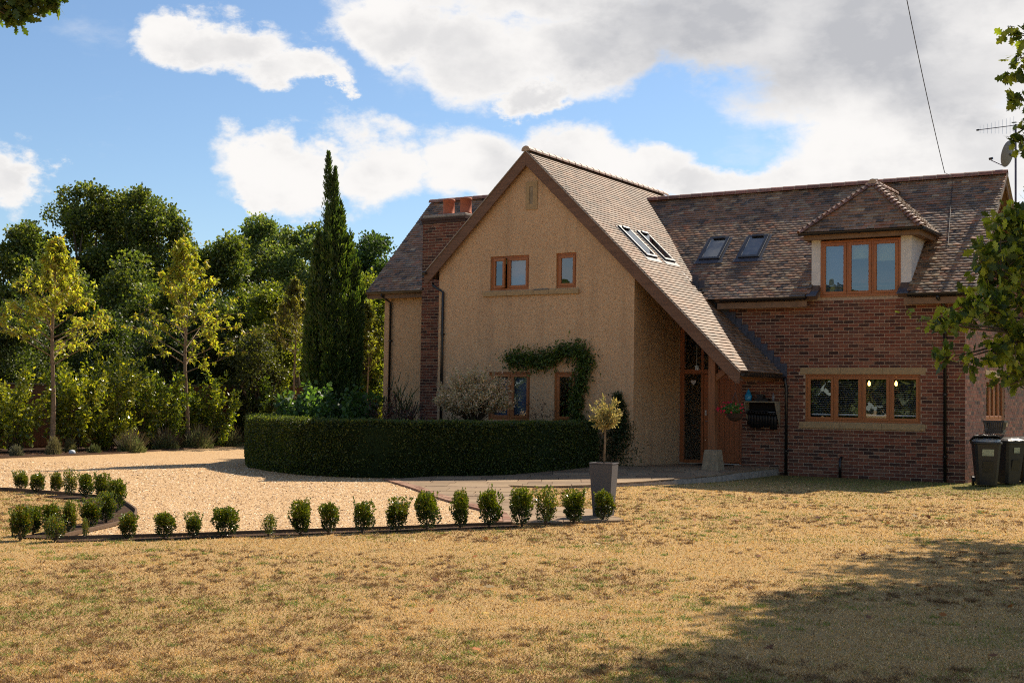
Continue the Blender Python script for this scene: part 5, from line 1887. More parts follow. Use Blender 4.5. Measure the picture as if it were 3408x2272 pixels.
# ================================================================== TREES
def limb_tubes(mb, rg, p, d, L, r, depth, tips, bend=.25, up=.15, seg=6, kids=(2, 3)):
    P = [p]
    R_ = [r]
    dd = d/np.linalg.norm(d)
    for i in range(4):
        dd = dd+rg.normal(0, bend, 3)*.5+np.array([0, 0, up*.4])
        dd /= np.linalg.norm(dd)
        p = p+dd*L/4
        P.append(p)
        R_.append(r*(1-.5*(i+1)/4))
    mb.tube(P, R_, seg, cap=False)
    if depth == 0:
        tips.append((P[-1], dd, P))
        return
    for k in range(rg.integers(*kids)+1):
        nd = dd+rg.normal(0, .55, 3)
        limb_tubes(mb, rg, P[-1 if k else 3], nd, L*.72, r*.5, depth-1, tips, bend, up, max(4, seg-1), kids)

def wood_tree(px, ptop, hw, depth, label, seed, pal, base=None, leaf=.13, n=24000, name='oak_tree', cat='tree', group='trees beyond the fence', low=1.2, clump=1.05, trunk_mat='bark', nc=None, dens=1.0, shape=2.0, yb=None, mat='leaf_green'):
    n = int(n*1.45)
    leaf = leaf*.84
    rg = np.random.default_rng(seed)
    top = at(px, ptop, depth)
    x, y = top[0], top[1]
    Htop = top[2]
    hwm = hw/FOC*depth
    z0 = low
    r = empty(name, (x, y, 0), label, cat, group)
    mb = MB()
    zc = z0+(Htop-z0)*.3
    mb.tube([(x, y, -.1), (x+rg.normal(0, .1), y, z0), (x+rg.normal(0, .3), y+rg.normal(0, .3), zc+.5)], [hwm*.07+.06, hwm*.055+.05, hwm*.04+.03], 9)
    cz = (z0+Htop)/2
    hz = (Htop-z0)/2
    nc = int((nc or int(28+hwm*hz*1.3))*1.7)
    clump = clump*.78
    U_ = unit(rg, nc)
    rad = rg.uniform(.45, 1.0, nc)**.6
    cc = np.c_[x+U_[:, 0]*rad*hwm*.86, y+U_[:, 1]*rad*hwm*.7, cz+U_[:, 2]*rad*hz*.88]
    # widen the lower crown
    cs = clump*rg.uniform(.6, 1.25, nc)*min(1.4, hwm/3.2)
    for c in cc[:min(nc, 26)]:
        s = np.array([x, y, zc*.8])
        m = (s+c)/2+rg.normal(0, .3, 3)
        mb.tube([s, m, c], [hwm*.03+.02, hwm*.018+.015, .012], 5, cap=False)
    mb.build('trunk', trunk_mat, r)
    k = rg.integers(0, nc, n)
    u = unit(rg, n)
    rr = rg.uniform(.35, 1.0, (n, 1))**.5
    P = cc[k]+u*rr*cs[k][:, None]*np.array([1, 1, .72])+rg.normal(0, .12, (n, 3))
    P[:, 2] = np.maximum(P[:, 2], .2)
    ct = rg.uniform(.75, 1.25, nc)[k]
    leaves('crown', P, frames(u+rg.normal(0, .7, (n, 3))+np.array([0, 0, .2]), rg), rg.uniform(.75, 1.3, n)*leaf, ROUND, mat, tints(n, pal, rg, ct, .22), r)
    return r
OAKP = [(.072, .102, .026), (.105, .138, .030), (.175, .190, .040), (.046, .066, .019)]
LIMP = [(.11, .155, .055), (.15, .20, .07), (.08, .12, .042), (.20, .22, .08)]
YELP = [(.17, .20, .03), (.12, .15, .026), (.22, .23, .035), (.08, .11, .022)]
wood_tree(290, 585, 175, 58, 'tall dark oak with gaps in its crown, highest behind the left garden tree', 1, OAKP, n=19000, leaf=.15, low=4.5, clump=.95, nc=34)
wood_tree(430, 580, 150, 58, 'tall dark oak beside the highest one, forked limbs showing against the sky', 2, OAKP, n=17000, leaf=.15, low=4.5, clump=.95, nc=30)
wood_tree(555, 640, 130, 57, 'dark oak forming the right shoulder of the oak group', 3, OAKP, n=14000, leaf=.15, low=3.5, clump=1.0)
wood_tree(60, 720, 170, 55, 'dark tree at the left edge of the photo behind the fence', 4, OAKP, n=22000, leaf=.15, low=2)
wood_tree(-140, 700, 170, 55, 'dark tree just beyond the left picture edge', 5, OAKP, n=12000, leaf=.16, low=2)
wood_tree(180, 850, 170, 50, 'lower dark tree under the tall oak behind the left garden tree', 6, OAKP, n=18000, leaf=.14, low=1)
wood_tree(500, 830, 210, 50, 'broad dark tree filling the wood between the two garden trees', 7, OAKP, n=26000, leaf=.14, low=.8)
wood_tree(750, 755, 150, 52, 'dark bushy tree standing left of the pale green tree', 8, OAKP, n=24000, leaf=.14, low=.8)
wood_tree(890, 690, 165, 62, 'pale green airy tree rising left of the cypress', 9, LIMP, n=26000, leaf=.16, low=2.5, clump=1.1, dens=.8, name='lime_tree')
wood_tree(1010, 700, 110, 60, 'pale green tree directly behind the cypress', 10, LIMP, n=16000, leaf=.16, low=2, name='lime_tree')
wood_tree(1250, 735, 125, 56, 'rounded green tree between the cypress and the tiled roof', 11, [(.045, .08, .022), (.06, .10, .028), (.035, .06, .018)], n=22000, leaf=.15, low=1.5, name='lime_tree')
wood_tree(1370, 800, 110, 56, 'green tree mostly hidden behind the tiled roof corner', 12, [(.045, .08, .022), (.06, .10, .028)], n=9000, leaf=.15, low=1.5, name='lime_tree')
wood_tree(900, 890, 120, 44, 'yellow green loose understorey tree left of the cypress', 13, YELP, n=13000, leaf=.11, low=.8, clump=.8, name='young_birch', mat='leaf_yellow')
wood_tree(720, 960, 130, 44, 'mixed green understorey tree behind the second garden tree', 14, [(.05, .075, .02), (.08, .10, .025)], n=14000, leaf=.11, low=.6, name='young_birch')
wood_tree(1215, 900, 110, 43, 'yellow green leafy tree between the cypress and the house corner', 15, YELP, n=15000, leaf=.10, low=.6, clump=.8, name='young_birch', mat='leaf_yellow')
wood_tree(330, 1010, 150, 46, 'green thicket tree behind the fence between the garden trees', 16, [(.045, .07, .018), (.07, .09, .022)], n=15000, leaf=.11, low=.4, name='young_birch')
wood_tree(40, 1000, 180, 42, 'green thicket tree behind the fence at the left', 17, [(.05, .075, .02), (.08, .10, .025)], n=15000, leaf=.10, low=.5, name='young_birch')
wood_tree(560, 1020, 150, 43, 'dark thicket tree behind the fence near the second garden tree', 18, [(.03, .05, .015), (.05, .07, .02)], n=14000, leaf=.10, low=.3, name='young_birch')
wood_tree(850, 1080, 120, 42, 'twiggy dark shrub tree above the fence left of the cypress', 19, [(.05, .06, .02), (.09, .10, .03)], n=7000, leaf=.09, low=.3, name='young_birch')
# far wood closing the view under the crowns
rg = np.random.default_rng(77)
n = 110000
q = rg.uniform(-1500, 6500, n)
dd_ = rg.uniform(64, 72, n)
P = np.array([at(a, 1250, b) for a, b in zip(q, dd_)])
hmax = (5.2+1.4*np.sin(q*.013)+.9*np.sin(q*.037))*np.where(q > 1450, .9, 1)
P[:, 2] = rg.uniform(0, 1, n)**.8*hmax
o = leaves('distant_wood', P, frames(unit(rg, n), rg), rg.uniform(.3, .5, n), ROUND, 'leaf_green', tints(n, OAKP, rg), kind='stuff')
tag(o, 'dark wood closing the view beneath the tall trees', 'wood', kind='stuff')

# young garden trees with drooping yellow-green leaves
def garden_tree(px, base_py, ptop, hw, depth, label, seed, nleaf, fork_py, lean=0.0, pal=None, name='cherry_tree', thin=1.0, mat='leaf_yellow', group='young trees in the planting bed'):
    rg = np.random.default_rng(seed)
    b = at(px, base_py, depth)
    t = at(px+lean, ptop, depth)
    z1 = at(px, fork_py, depth)[2]
    b[2] = 0
    Hh = t[2]
    hwm = hw/FOC*depth
    r = empty(name, (b[0], b[1], 0), label, 'tree', group)
    mb = MB()
    side = np.array([_R[0], _R[1], 0])
    ax = lambda z: np.array([b[0]+(t[0]-b[0])*z/Hh, b[1]+(t[1]-b[1])*z/Hh, z])+side*.03*math.sin(z*1.7+seed)
    zs = np.linspace(0, Hh, 12)
    mb.tube([ax(z) for z in zs], [max(.008, .072*thin*(1-z/Hh)**.8+.004) for z in zs], 9)
    twigs = []
    nb = 46
    for i in range(nb):
        z = z1+(Hh-z1)*(i/nb)**.85*.96
        f = (z-z1)/(Hh-z1)
        L_ = hwm*np.interp(f, [0, .12, .35, .7, 1], [.90, 1.08, .80, .34, .10])*rg.uniform(.75, 1.12)
        a = i*2.4+rg.normal(0, .3)
        e_ = np.interp(f, [0, 1], [.34, 1.15])+rg.normal(0, .1)
        d = np.array([math.cos(a)*math.cos(e_), math.sin(a)*math.cos(e_), math.sin(e_)])
        p = ax(z)
        pts = [p, p+d*L_*.35, p+d*L_*.7+np.array([0, 0, -.02]), p+d*L_+np.array([0, 0, -.03*L_])]
        mb.tube(pts, [.020*thin*(1-f*.6), .014*thin, .009, .004], 5, cap=False)
        twigs.append((pts[1], pts[3], 1.0))
        for k in range(4):
            s = p+d*L_*rg.uniform(.3, .9)
            nd = d+rg.normal(0, .55, 3)+np.array([0, 0, .25])
            nd /= np.linalg.norm(nd)
            ee = s+nd*L_*rg.uniform(.22, .42)
            mb.tube([s, (s+ee)/2, ee], [.007, .005, .003], 4, cap=False)
            twigs.append((s, ee, .7))
    mb.build('trunk', 'bark_pale', r)
    V, D, Cc = [], [], []
    per = nleaf//len(twigs)
    for s, ee, w_ in twigs:
        # leaves stand in small drooping bunches along the twig
        nb_ = max(2, int(per/9))
        for q in rg.uniform(.15, 1.05, nb_):
            c = s+(ee-s)*q+rg.normal(0, .03, 3)
            m = 9
            dr = rg.normal(0, .75, (m, 3))+np.array([0, 0, -.75])
            V.append(np.repeat(c[None], m, 0)+rg.normal(0, .025, (m, 3)))
            D.append(dr)
            Cc.append(tints(m, pal, rg, var=.2)*rg.uniform(.8, 1.2))
    V, D, Cc = np.concatenate(V), np.concatenate(D), np.concatenate(Cc)
    leaves('crown', V, frames(D, rg, up=(0, 0, 1)), rg.uniform(.085, .15, len(V)), LONG*np.array([1.25, 1, 1]), mat, Cc, r)
CHP = [(.29, .31, .045), (.37, .37, .060), (.23, .26, .038), (.43, .40, .08), (.30, .33, .045), (.26, .28, .04), (.36, .25, .05)]
garden_tree(172, 1500, 800, 225, 34.0, 'left of the two slender garden trees with drooping yellow green leaves', 31, 7400, 1215, lean=10, pal=CHP)
garden_tree(622, 1480, 795, 225, 38.6, 'right of the two slender garden trees, its crown reaching towards the cypress', 32, 7400, 1240, lean=-8, pal=CHP)
garden_tree(982, 1440, 930, 130, 40.5, 'thin half bare young tree between the shrubs just left of the cypress', 33, 2200, 1190, pal=[(.12, .12, .03), (.16, .14, .035)], thin=.6)
garden_tree(1225, 1440, 1010, 110, 42.0, 'thin pale stemmed young tree between the cypress and the house', 34, 2600, 1240, pal=[(.16, .17, .03), (.2, .2, .04)], thin=.5)

# cypress
def cypress():
    rg = np.random.default_rng(5)
    b = np.array([-14.5, -3.05, 0])
    r = empty('italian_cypress', b, 'tall narrow dark green cypress with a split tip left of the house', 'cypress')
    MB().tube([b, b+np.array([0, 0, 3.5]), b+np.array([0, 0, 7.0])], [.13, .08, .02], 9).build('trunk', 'bark', r)
    d_ = proj(b)[2]
    k = d_/FOC
    ys = [510, 545, 590, 615, 650, 700, 800, 900, 1000, 1100, 1200, 1280, 1335, 1400]
    wl = [3, 12, 16, 14, 38, 52, 60, 75, 88, 98, 100, 78, 62, 40]
    wr = [3, 14, 18, 30, 45, 52, 52, 82, 92, 92, 88, 72, 70, 40]
    cx = [1093, 1094, 1096, 1098, 1100, 1104, 1108, 1108, 1110, 1112, 1112, 1112, 1112, 1112]
    Z = [at(1110, y, d_)[2] for y in ys]
    R2 = np.array([_R[0], _R[1], 0]); R2 /= np.linalg.norm(R2)
    F2 = np.array([_F[0], _F[1], 0]); F2 /= np.linalg.norm(F2)
    o = np.argsort(Z)
    Zs = np.array(Z)[o]; WL = np.array(wl)[o]*k; WR = np.array(wr)[o]*k; CX = (np.array(cx)[o]-1112)*k
    n = 54000
    # ascending plumes: each is a narrow upright cone of sprays
    npl = 420
    zp = rg.uniform(.55, 6.0, npl)
    th = rg.uniform(0, 2*PI, npl)
    V, D, Cc, Sz = [], [], [], []
    for i in range(npl):
        z = zp[i]
        a = th[i]
        zt = z+.62
        w = np.interp(zt, Zs, WR if math.cos(a) > 0 else WL)*.84
        dp = (np.interp(zt, Zs, WL)+np.interp(zt, Zs, WR))/2*.84
        cxx = np.interp(z, Zs, CX)
        c = b+R2*(cxx+math.cos(a)*w)+F2*math.sin(a)*dp+np.array([0, 0, z])
        Lp = rg.uniform(.5, 1.05)*(1 if z < 5 else .55)
        if z > 5.35:
            c = c+(b+R2*cxx+np.array([0, 0, z])-c)*.55
        m = n//npl
        t = rg.uniform(0, 1, m)
        wd = .12*(1-t*.85)*rg.uniform(.7, 1.2)
        u = unit(rg, m)
        lean_ = (R2*math.cos(a)*.12+F2*math.sin(a)*.12)
        P = c+np.outer(t*Lp, np.array([0, 0, 1])+lean_)+u*wd[:, None]
        P += -np.array([0, 0, .25*Lp])
        V.append(P)
        D.append(u*.5+np.array([0, 0, 1.1])+lean_+rg.normal(0, .25, (m, 3)))
        Cc.append(tints(m, [(.026, .052, .016), (.042, .075, .018), (.065, .100, .020), (.10, .135, .026)], rg, var=.25)*rg.uniform(.7, 1.3))
        Sz.append(rg.uniform(.07, .14, m))
    # tips
    for (px, py0, py1, w) in ((1093, 510, 660, 21), (1116, 560, 700, 18), (1102, 590, 780, 46), (1188, 1100, 1250, 25)):
        m = 900
        t = rg.uniform(0, 1, m)
        a = at(px, py1, d_); c = at(px, py0, d_)
        wd = w*k*np.sqrt(np.clip(1-t, 0, 1))*np.minimum(1, .5+t*3)
        u = unit(rg, m)
        V.append(a+np.outer(t, c-a)+u*wd[:, None]*rg.uniform(.3, 1, (m, 1)))
        D.append(u*.5+np.array([0, 0, 1.1]))
        Cc.append(tints(m, [(.034, .064, .018), (.060, .092, .020)], rg))
        Sz.append(rg.uniform(.05, .10, m))
    V, D, Cc, Sz = np.concatenate(V), np.concatenate(D), np.concatenate(Cc), np.concatenate(Sz)
    leaves('crown', V, frames(D, rg), Sz, SLIV*np.array([1.6, 1, 1]), 'leaf_green', Cc, r)
cypress()

# ================================================================== FENCE
f0 = at(-260, 1480, 34.6)[:2]
f1 = at(1330, 1480, 47.5)[:2]
fl_ = np.linalg.norm(f1-f0)
fd = (f1-f0)/fl_
fn = np.array([-fd[1], fd[0]])
fence = empty('garden_fence', (f0[0], f0[1], 0), 'brown close boarded garden fence with pale capping behind the shrubs', 'fence')
bh = 1.78
m = MB()
rngf = np.random.default_rng(8)
def fbox(s0, s1, n0, n1, z0, z1):
    c = [f0+fd*s0+fn*n0, f0+fd*s1+fn*n0, f0+fd*s1+fn*n1, f0+fd*s0+fn*n1]
    return MB().hexa([(*p, z0) for p in c], [(*p, z1) for p in c])
s = 0.0
nbd = 0
rest = MB()
dF = lambda s: 0.17*s/fl_
while s < fl_:
    w = .098
    q = fbox(s, s+w, -.012 if nbd % 2 else -.004, .006, .06, bh+dF(s))
    if nbd < 290:
        q.build('fence_board', 'fence_wood', fence)
    else:
        rest.add(q.V, q.F)
    nbd += 1
    s += w+.004
if rest.V:
    rest.build('boarding', 'fence_wood', fence, kind='stuff')
s = 0
while s < fl_:
    fbox(s, s+1.80, -.045, .03, bh+.062+dF(s)-.04, bh+.062+dF(s)).build('capping_rail', 'bark_pale', fence)
    fbox(s-.05, s+.05, .01, .11, 0, bh+.04+dF(s)).build('fence_post', 'fence_wood', fence)
    fbox(s+.05, s+1.78, .007, .06, 0, .14).build('gravel_board', 'fence_wood', fence)
    s += 1.83

# ================================================================== SHRUBS ALONG THE FENCE
def laurel(px, ptop, pbot, hw, depth, label, seed, n=3200, pal=None, mat='leaf_glossy', name='laurel_shrub', leaf=.12, group='laurel shrubs along the fence', cat='shrub', tpl=LONG, upright=.5):
    rg = np.random.default_rng(seed)
    t = at(px, ptop, depth)
    b = at(px, pbot, depth)
    zb = max(0.05, b[2])
    r = empty(name, (t[0], t[1], 0), label, cat, group)
    hwm = hw/FOC*depth*1.15
    mb = MB()
    V, D, Cc = [], [], []
    ns = max(16, int(n/80))
    for i in range(ns):
        a = rg.uniform(0, 2*PI)
        rr = math.sqrt(rg.random())*hwm
        z = zb+(t[2]-zb)*rg.uniform(0.02, 1)*(1-.35*(rr/hwm)**2)
        c = np.array([t[0]+math.cos(a)*rr, t[1]+math.sin(a)*rr*.7, z])
        d = np.array([math.cos(a)*.5*rr/hwm, math.sin(a)*.5*rr/hwm, 1.0])+rg.normal(0, .25, 3)
        d /= np.linalg.norm(d)
        s_ = c-d*.35
        mb.tube([(t[0]+math.cos(a)*rr*.2, t[1]+math.sin(a)*rr*.2, 0), s_*.5+np.array([t[0], t[1], zb])*.5, s_, c], [.009, .007, .005, .003], 4, cap=False)
        m = int(n/ns)
        q = rg.uniform(-.55, .35, m)
        V.append(c+np.outer(q, d)*.9+rg.normal(0, .055, (m, 3)))
        D.append(unit(rg, m)*.9+d*upright)
        Cc.append(tints(m, pal or [(.15, .18, .020), (.22, .24, .026), (.085, .12, .017), (.29, .29, .035)], rg, var=.2)*rg.uniform(.75, 1.25))
    mb.build('stems', 'bark', r)
    V, D, Cc = np.concatenate(V), np.concatenate(D), np.concatenate(Cc)
    V[:, 2] = np.maximum(V[:, 2], .03)
    leaves('foliage', V, frames(D, rg), rg.uniform(.7, 1.25, len(V))*leaf, tpl, mat, Cc, r)
    return r
LT = LONG*np.array([1.5, 1, 1])
laurel(60, 1250, 1450, 100, 34.2, 'glossy laurel at the left picture edge before the fence', 41, 3400, tpl=LT)
laurel(-90, 1250, 1440, 90, 34.0, 'glossy laurel cut by the left picture edge', 47, 1800, tpl=LT)
laurel(255, 1200, 1440, 105, 35.4, 'yellow green laurel just right of the left garden tree trunk', 42, 4000, tpl=LT)
laurel(365, 1175, 1460, 85, 36.4, 'tallest bright laurel midway between the two garden trunks', 43, 4600, tpl=LT)
laurel(470, 1215, 1460, 85, 37.4, 'dark glossy laurel left of the right garden trunk', 44, 4200, tpl=LT, pal=[(.07, .11, .016), (.13, .16, .02), (.20, .22, .03)])
laurel(560, 1240, 1440, 70, 38.2, 'glossy laurel hugging the left side of the right garden trunk', 49, 3000, tpl=LT, pal=[(.07, .11, .018), (.16, .19, .024)])
laurel(705, 1255, 1450, 85, 40.2, 'glossy laurel right of the right garden trunk', 45, 4000, tpl=LT, pal=[(.07, .11, .018), (.14, .17, .024), (.22, .24, .03)])
laurel(870, 1255, 1440, 85, 41.8, 'upright laurel left of the thin bare tree', 46, 4200, tpl=LT, pal=[(.07, .11, .018), (.11, .15, .024), (.05, .08, .015)])
laurel(1225, 1290, 1420, 60, 43, 'yellow green laurel beside the house corner behind the shrubs', 48, 2400, tpl=LT)
GP = [(.06, .12, .035), (.085, .155, .045), (.045, .085, .025), (.11, .18, .06)]
laurel(1035, 1312, 1420, 95, 29.5, 'broad leaved pale green shrub rising behind the hedge before the cypress', 50, 2600, pal=GP, mat='leaf_green', name='dogwood_shrub', leaf=.11, group=None, tpl=ROUND, upright=.3)
laurel(1170, 1325, 1420, 90, 29.0, 'dark green part of the broad leaved planting right of the cypress foot', 51, 2200, pal=[(.04, .08, .025), (.06, .11, .03)], mat='leaf_green', name='dogwood_shrub', leaf=.10, group=None, tpl=ROUND, upright=.3)
laurel(1320, 1340, 1430, 100, 28.3, 'low dark red leaved maple bush at the foot of the left wall', 52, 3000, pal=[(.055, .018, .018), (.08, .025, .022), (.035, .014, .014)], mat='leaf_green', name='red_maple', leaf=.06, group='dark red maples against the wall', upright=.0)
laurel(1790, 1360, 1420, 55, 28.6, 'small thin red maple between the two lower windows', 53, 500, pal=[(.07, .03, .02), (.05, .028, .02)], mat='leaf_green', name='red_maple', leaf=.055, group='dark red maples against the wall', upright=.0)
laurel(1330, 1300, 1430, 50, 30.8, 'spiky dark sword leaved plant beside the left downpipe', 54, 160, pal=[(.03, .05, .018), (.05, .07, .025)], mat='leaf_green', name='iris_plant', leaf=.28, group=None, tpl=SLIV*np.array([.45, 1, 1]), upright=3.0)
laurel(1510, 1392, 1430, 60, 28.5, 'low scrubby plants at the wall foot under the pale willow', 55, 500, pal=[(.05, .07, .02), (.08, .08, .03)], mat='leaf_green', name='low_plant', leaf=.06, group=None)

# pale variegated standard willow
def willow():
    rg = np.random.default_rng(61)
    d0 = 28.6
    c = at(1580, 1318, d0)
    r = empty('dappled_willow', (c[0], c[1], 0), 'round headed pale cream and pink dappled willow in front of the gable wall', 'shrub')
    mb = MB()
    s = np.array([c[0], c[1], 0])
    mb.tube([s, s+np.array([.02, 0, .7]), s+np.array([0, 0, 1.0])], [.06, .05, .05], 8)
    V, D, Cc = [], [], []
    k = d0/FOC
    R2 = np.array([_R[0], _R[1], 0]); F2 = np.array([_F[0], _F[1], 0])
    for i in range(420):
        a = rg.uniform(0, 2*PI)
        e_ = math.asin(rg.uniform(-.25, 1))
        hx = 128*k
        hz = 112*k if e_ > 0 else 60*k
        q = rg.uniform(.45, 1.05)
        tip = c+np.array([0, 0, -.12])+R2*math.cos(a)*math.cos(e_)*hx*q+F2*math.sin(a)*math.cos(e_)*hx*q+np.array([0, 0, math.sin(e_)*hz*q])
        st = s+np.array([0, 0, 1.0])
        if i < 90:
            mb.tube([st, st*.45+tip*.55+np.array([0, 0, .03]), tip], [.012, .007, .003], 4, cap=False)
        d = tip-st
        d /= np.linalg.norm(d)
        m = 60
        t = rg.uniform(-.28, .06, m)
        V.append(tip+np.outer(t, d)+rg.normal(0, .03, (m, 3)))
        D.append(unit(rg, m)+d*.6)
        Cc.append(tints(m, [(.66, .54, .34), (.52, .46, .26), (.70, .50, .36), (.36, .32, .16), (.60, .42, .27)], rg, var=.2)*rg.uniform(.75, 1.2))
    mb.build('trunk', 'bark', r)
    V, D, Cc = np.concatenate(V), np.concatenate(D), np.concatenate(Cc)
    leaves('crown', V, frames(D, rg), rg.uniform(.04, .072, len(V)), LONG*np.array([1.3, 1, 1]), 'leaf_dry', Cc, r)
willow()

# wisteria trained over the lower windows
def climber(name, path, width, n, label, seed, pal, hang=.6, leaf=.10, plane=YG):
    rg = np.random.default_rng(seed)
    pts = [on_wall(*p, plane) for p in path]
    cl = smooth_line(pts, 6)
    L = np.array([0]+list(np.cumsum([np.linalg.norm(cl[i+1]-cl[i]) for i in range(len(cl)-1)])))
    A_ = np.array(cl)
    r = empty(name, (A_[-1][0], plane-.05, 0), label, 'climber')
    mb = MB()
    mb.tube([p+np.array([0, -.05, 0]) for p in cl[::3]], .012, 5)
    mb.build('stem', 'bark', r)
    s = rg.uniform(0, L[-1], n)
    P = np.c_[np.interp(s, L, A_[:, 0]), np.interp(s, L, A_[:, 1]), np.interp(s, L, A_[:, 2])]
    w = np.interp(s/L[-1], np.linspace(0, 1, len(width)), width)
    P[:, 0] += rg.normal(0, .5, n)*w
    P[:, 2] += rg.normal(0, .5, n)*w
    P[:, 1] = plane-np.abs(rg.normal(.02, .11, n))-.01
    D = unit(rg, n)*.8+np.array([0, -.35, -hang])
    leaves('foliage', P, frames(D, rg), rg.uniform(.7, 1.3, n)*leaf, LONG, 'leaf_green', tints(n, pal, rg, var=.25), r)
def on_wall(px, py, plane):
    d = ray(px, py)
    return CAM+d*((plane-CAM[1])/d[1])
WP = [(.055, .095, .020), (.08, .13, .025), (.11, .16, .032), (.04, .065, .016)]
climber('wisteria', [(1700, 1190), (1760, 1195), (1830, 1192), (1880, 1165), (1935, 1165), (1955, 1200), (1940, 1260), (1925, 1330), (1925, 1400), (1935, 1480)], [.18, .25, .24, .18, .26, .26, .20, .18, .24, .20], 4600, 'green wisteria trained along the wall above the lower windows', 71, WP)
climber('ivy_climber', [(2062, 1310), (2068, 1400), (2052, 1480), (2030, 1540)], [.06, .18, .50, .66], 3600, 'dark bushy climber at the foot of the gable corner behind the olive', 72, [(.022, .042, .012), (.035, .06, .015)], .2, .07)

# ================================================================== LAVENDER AND LOW PLANTS
def lavender(px, py, w, h, label, seed, n=2600, pal=None, spikes=True, group='lavender mounds edging the drive', name='lavender_mound', cat='lavender'):
    rg = np.random.default_rng(seed)
    g = G(px, py)
    z = proj(g)[2]
    W_, H_ = w/2/FOC*z, h/FOC*z
    g = g+np.array([_F[0], _F[1], 0])*W_*.9
    r = empty(name, (g[0], g[1], 0), label, cat, group)
    u = unit(rg, n)
    u[:, 2] = np.abs(u[:, 2])
    f = rg.uniform(.45, 1, (n, 1))
    P = g+u*f*np.array([W_, W_*.9, H_])
    D = u*np.array([.8, .8, 1])+np.array([0, 0, .5])+rg.normal(0, .25, (n, 3))
    leaves('foliage', P, frames(D, rg), rg.uniform(.05, .10, n), SLIV*np.array([.8, 1, 1]), 'leaf_dry', tints(n, pal or [(.20, .23, .10), (.14, .18, .065), (.27, .28, .14), (.09, .12, .045)], rg), r)
    mb = MB().tube([g, g+np.array([0, 0, H_*.5])], .03, 6)
    mb.build('stems', 'bark', r)
    if spikes:
        m = 260
        u = unit(rg, m)
        u[:, 2] = np.abs(u[:, 2])+.25
        P = g+u*np.array([W_*.8, W_*.8, H_*.75])
        leaves('flower_spikes', P, frames(u+np.array([0, 0, .8]), rg), rg.uniform(.20, .32, m), SLIV*np.array([.20, 1, 1]), 'leaf_dry', tints(m, [(.12, .10, .06), (.10, .08, .07)], rg), r)
def z20(x, y):
    return x/2.138, 1150+y/2.138
for i, (a, b, w, h) in enumerate([(908, 765, 205, 115), (1158, 745, 190, 105), (1385, 735, 230, 130), (1600, 722, 215, 125)]):
    lavender(*z20(a, b), w/2.138, h/2.138, ['grey green lavender mound, farthest from the hedge of the four', 'lavender mound second from the left in the row of four', 'large lavender mound at the foot of the right garden tree', 'lavender mound next to the end of the clipped hedge'][i], 80+i)
lavender(*z20(100, 795), 42, 36, 'small grey tuft plant at the far left of the planting bed', 90, 700, [(.16, .16, .11), (.10, .10, .06)], False, 'low tufts in the planting bed', 'tuft_plant', 'plant')
lavender(*z20(365, 780), 52, 60, 'dry straw coloured tuft at the foot of the left garden tree', 91, 900, [(.22, .19, .10), (.14, .13, .06)], False, 'low tufts in the planting bed', 'tuft_plant', 'plant')
lavender(*z20(480, 765), 42, 48, 'straw green tuft just right of the left garden tree foot', 92, 700, [(.20, .18, .08), (.11, .12, .05)], False, 'low tufts in the planting bed', 'tuft_plant', 'plant')
lavender(*z20(660, 765), 40, 26, 'small green tuft in front of the tallest laurel', 93, 500, [(.08, .11, .04), (.12, .13, .05)], False, 'low tufts in the planting bed', 'tuft_plant', 'plant')
g = G(*z20(512, 772))
o = MB().lathe([(.001, -.01), (.07, 0), (.09, .05), (.07, .10), (.001, .12)], (g[0], g[1], .0), 12).build('white_stone', 'slat_white', smooth=True)
tag(o, 'rounded pale stone lying at the bed edge near the left garden tree', 'stone')

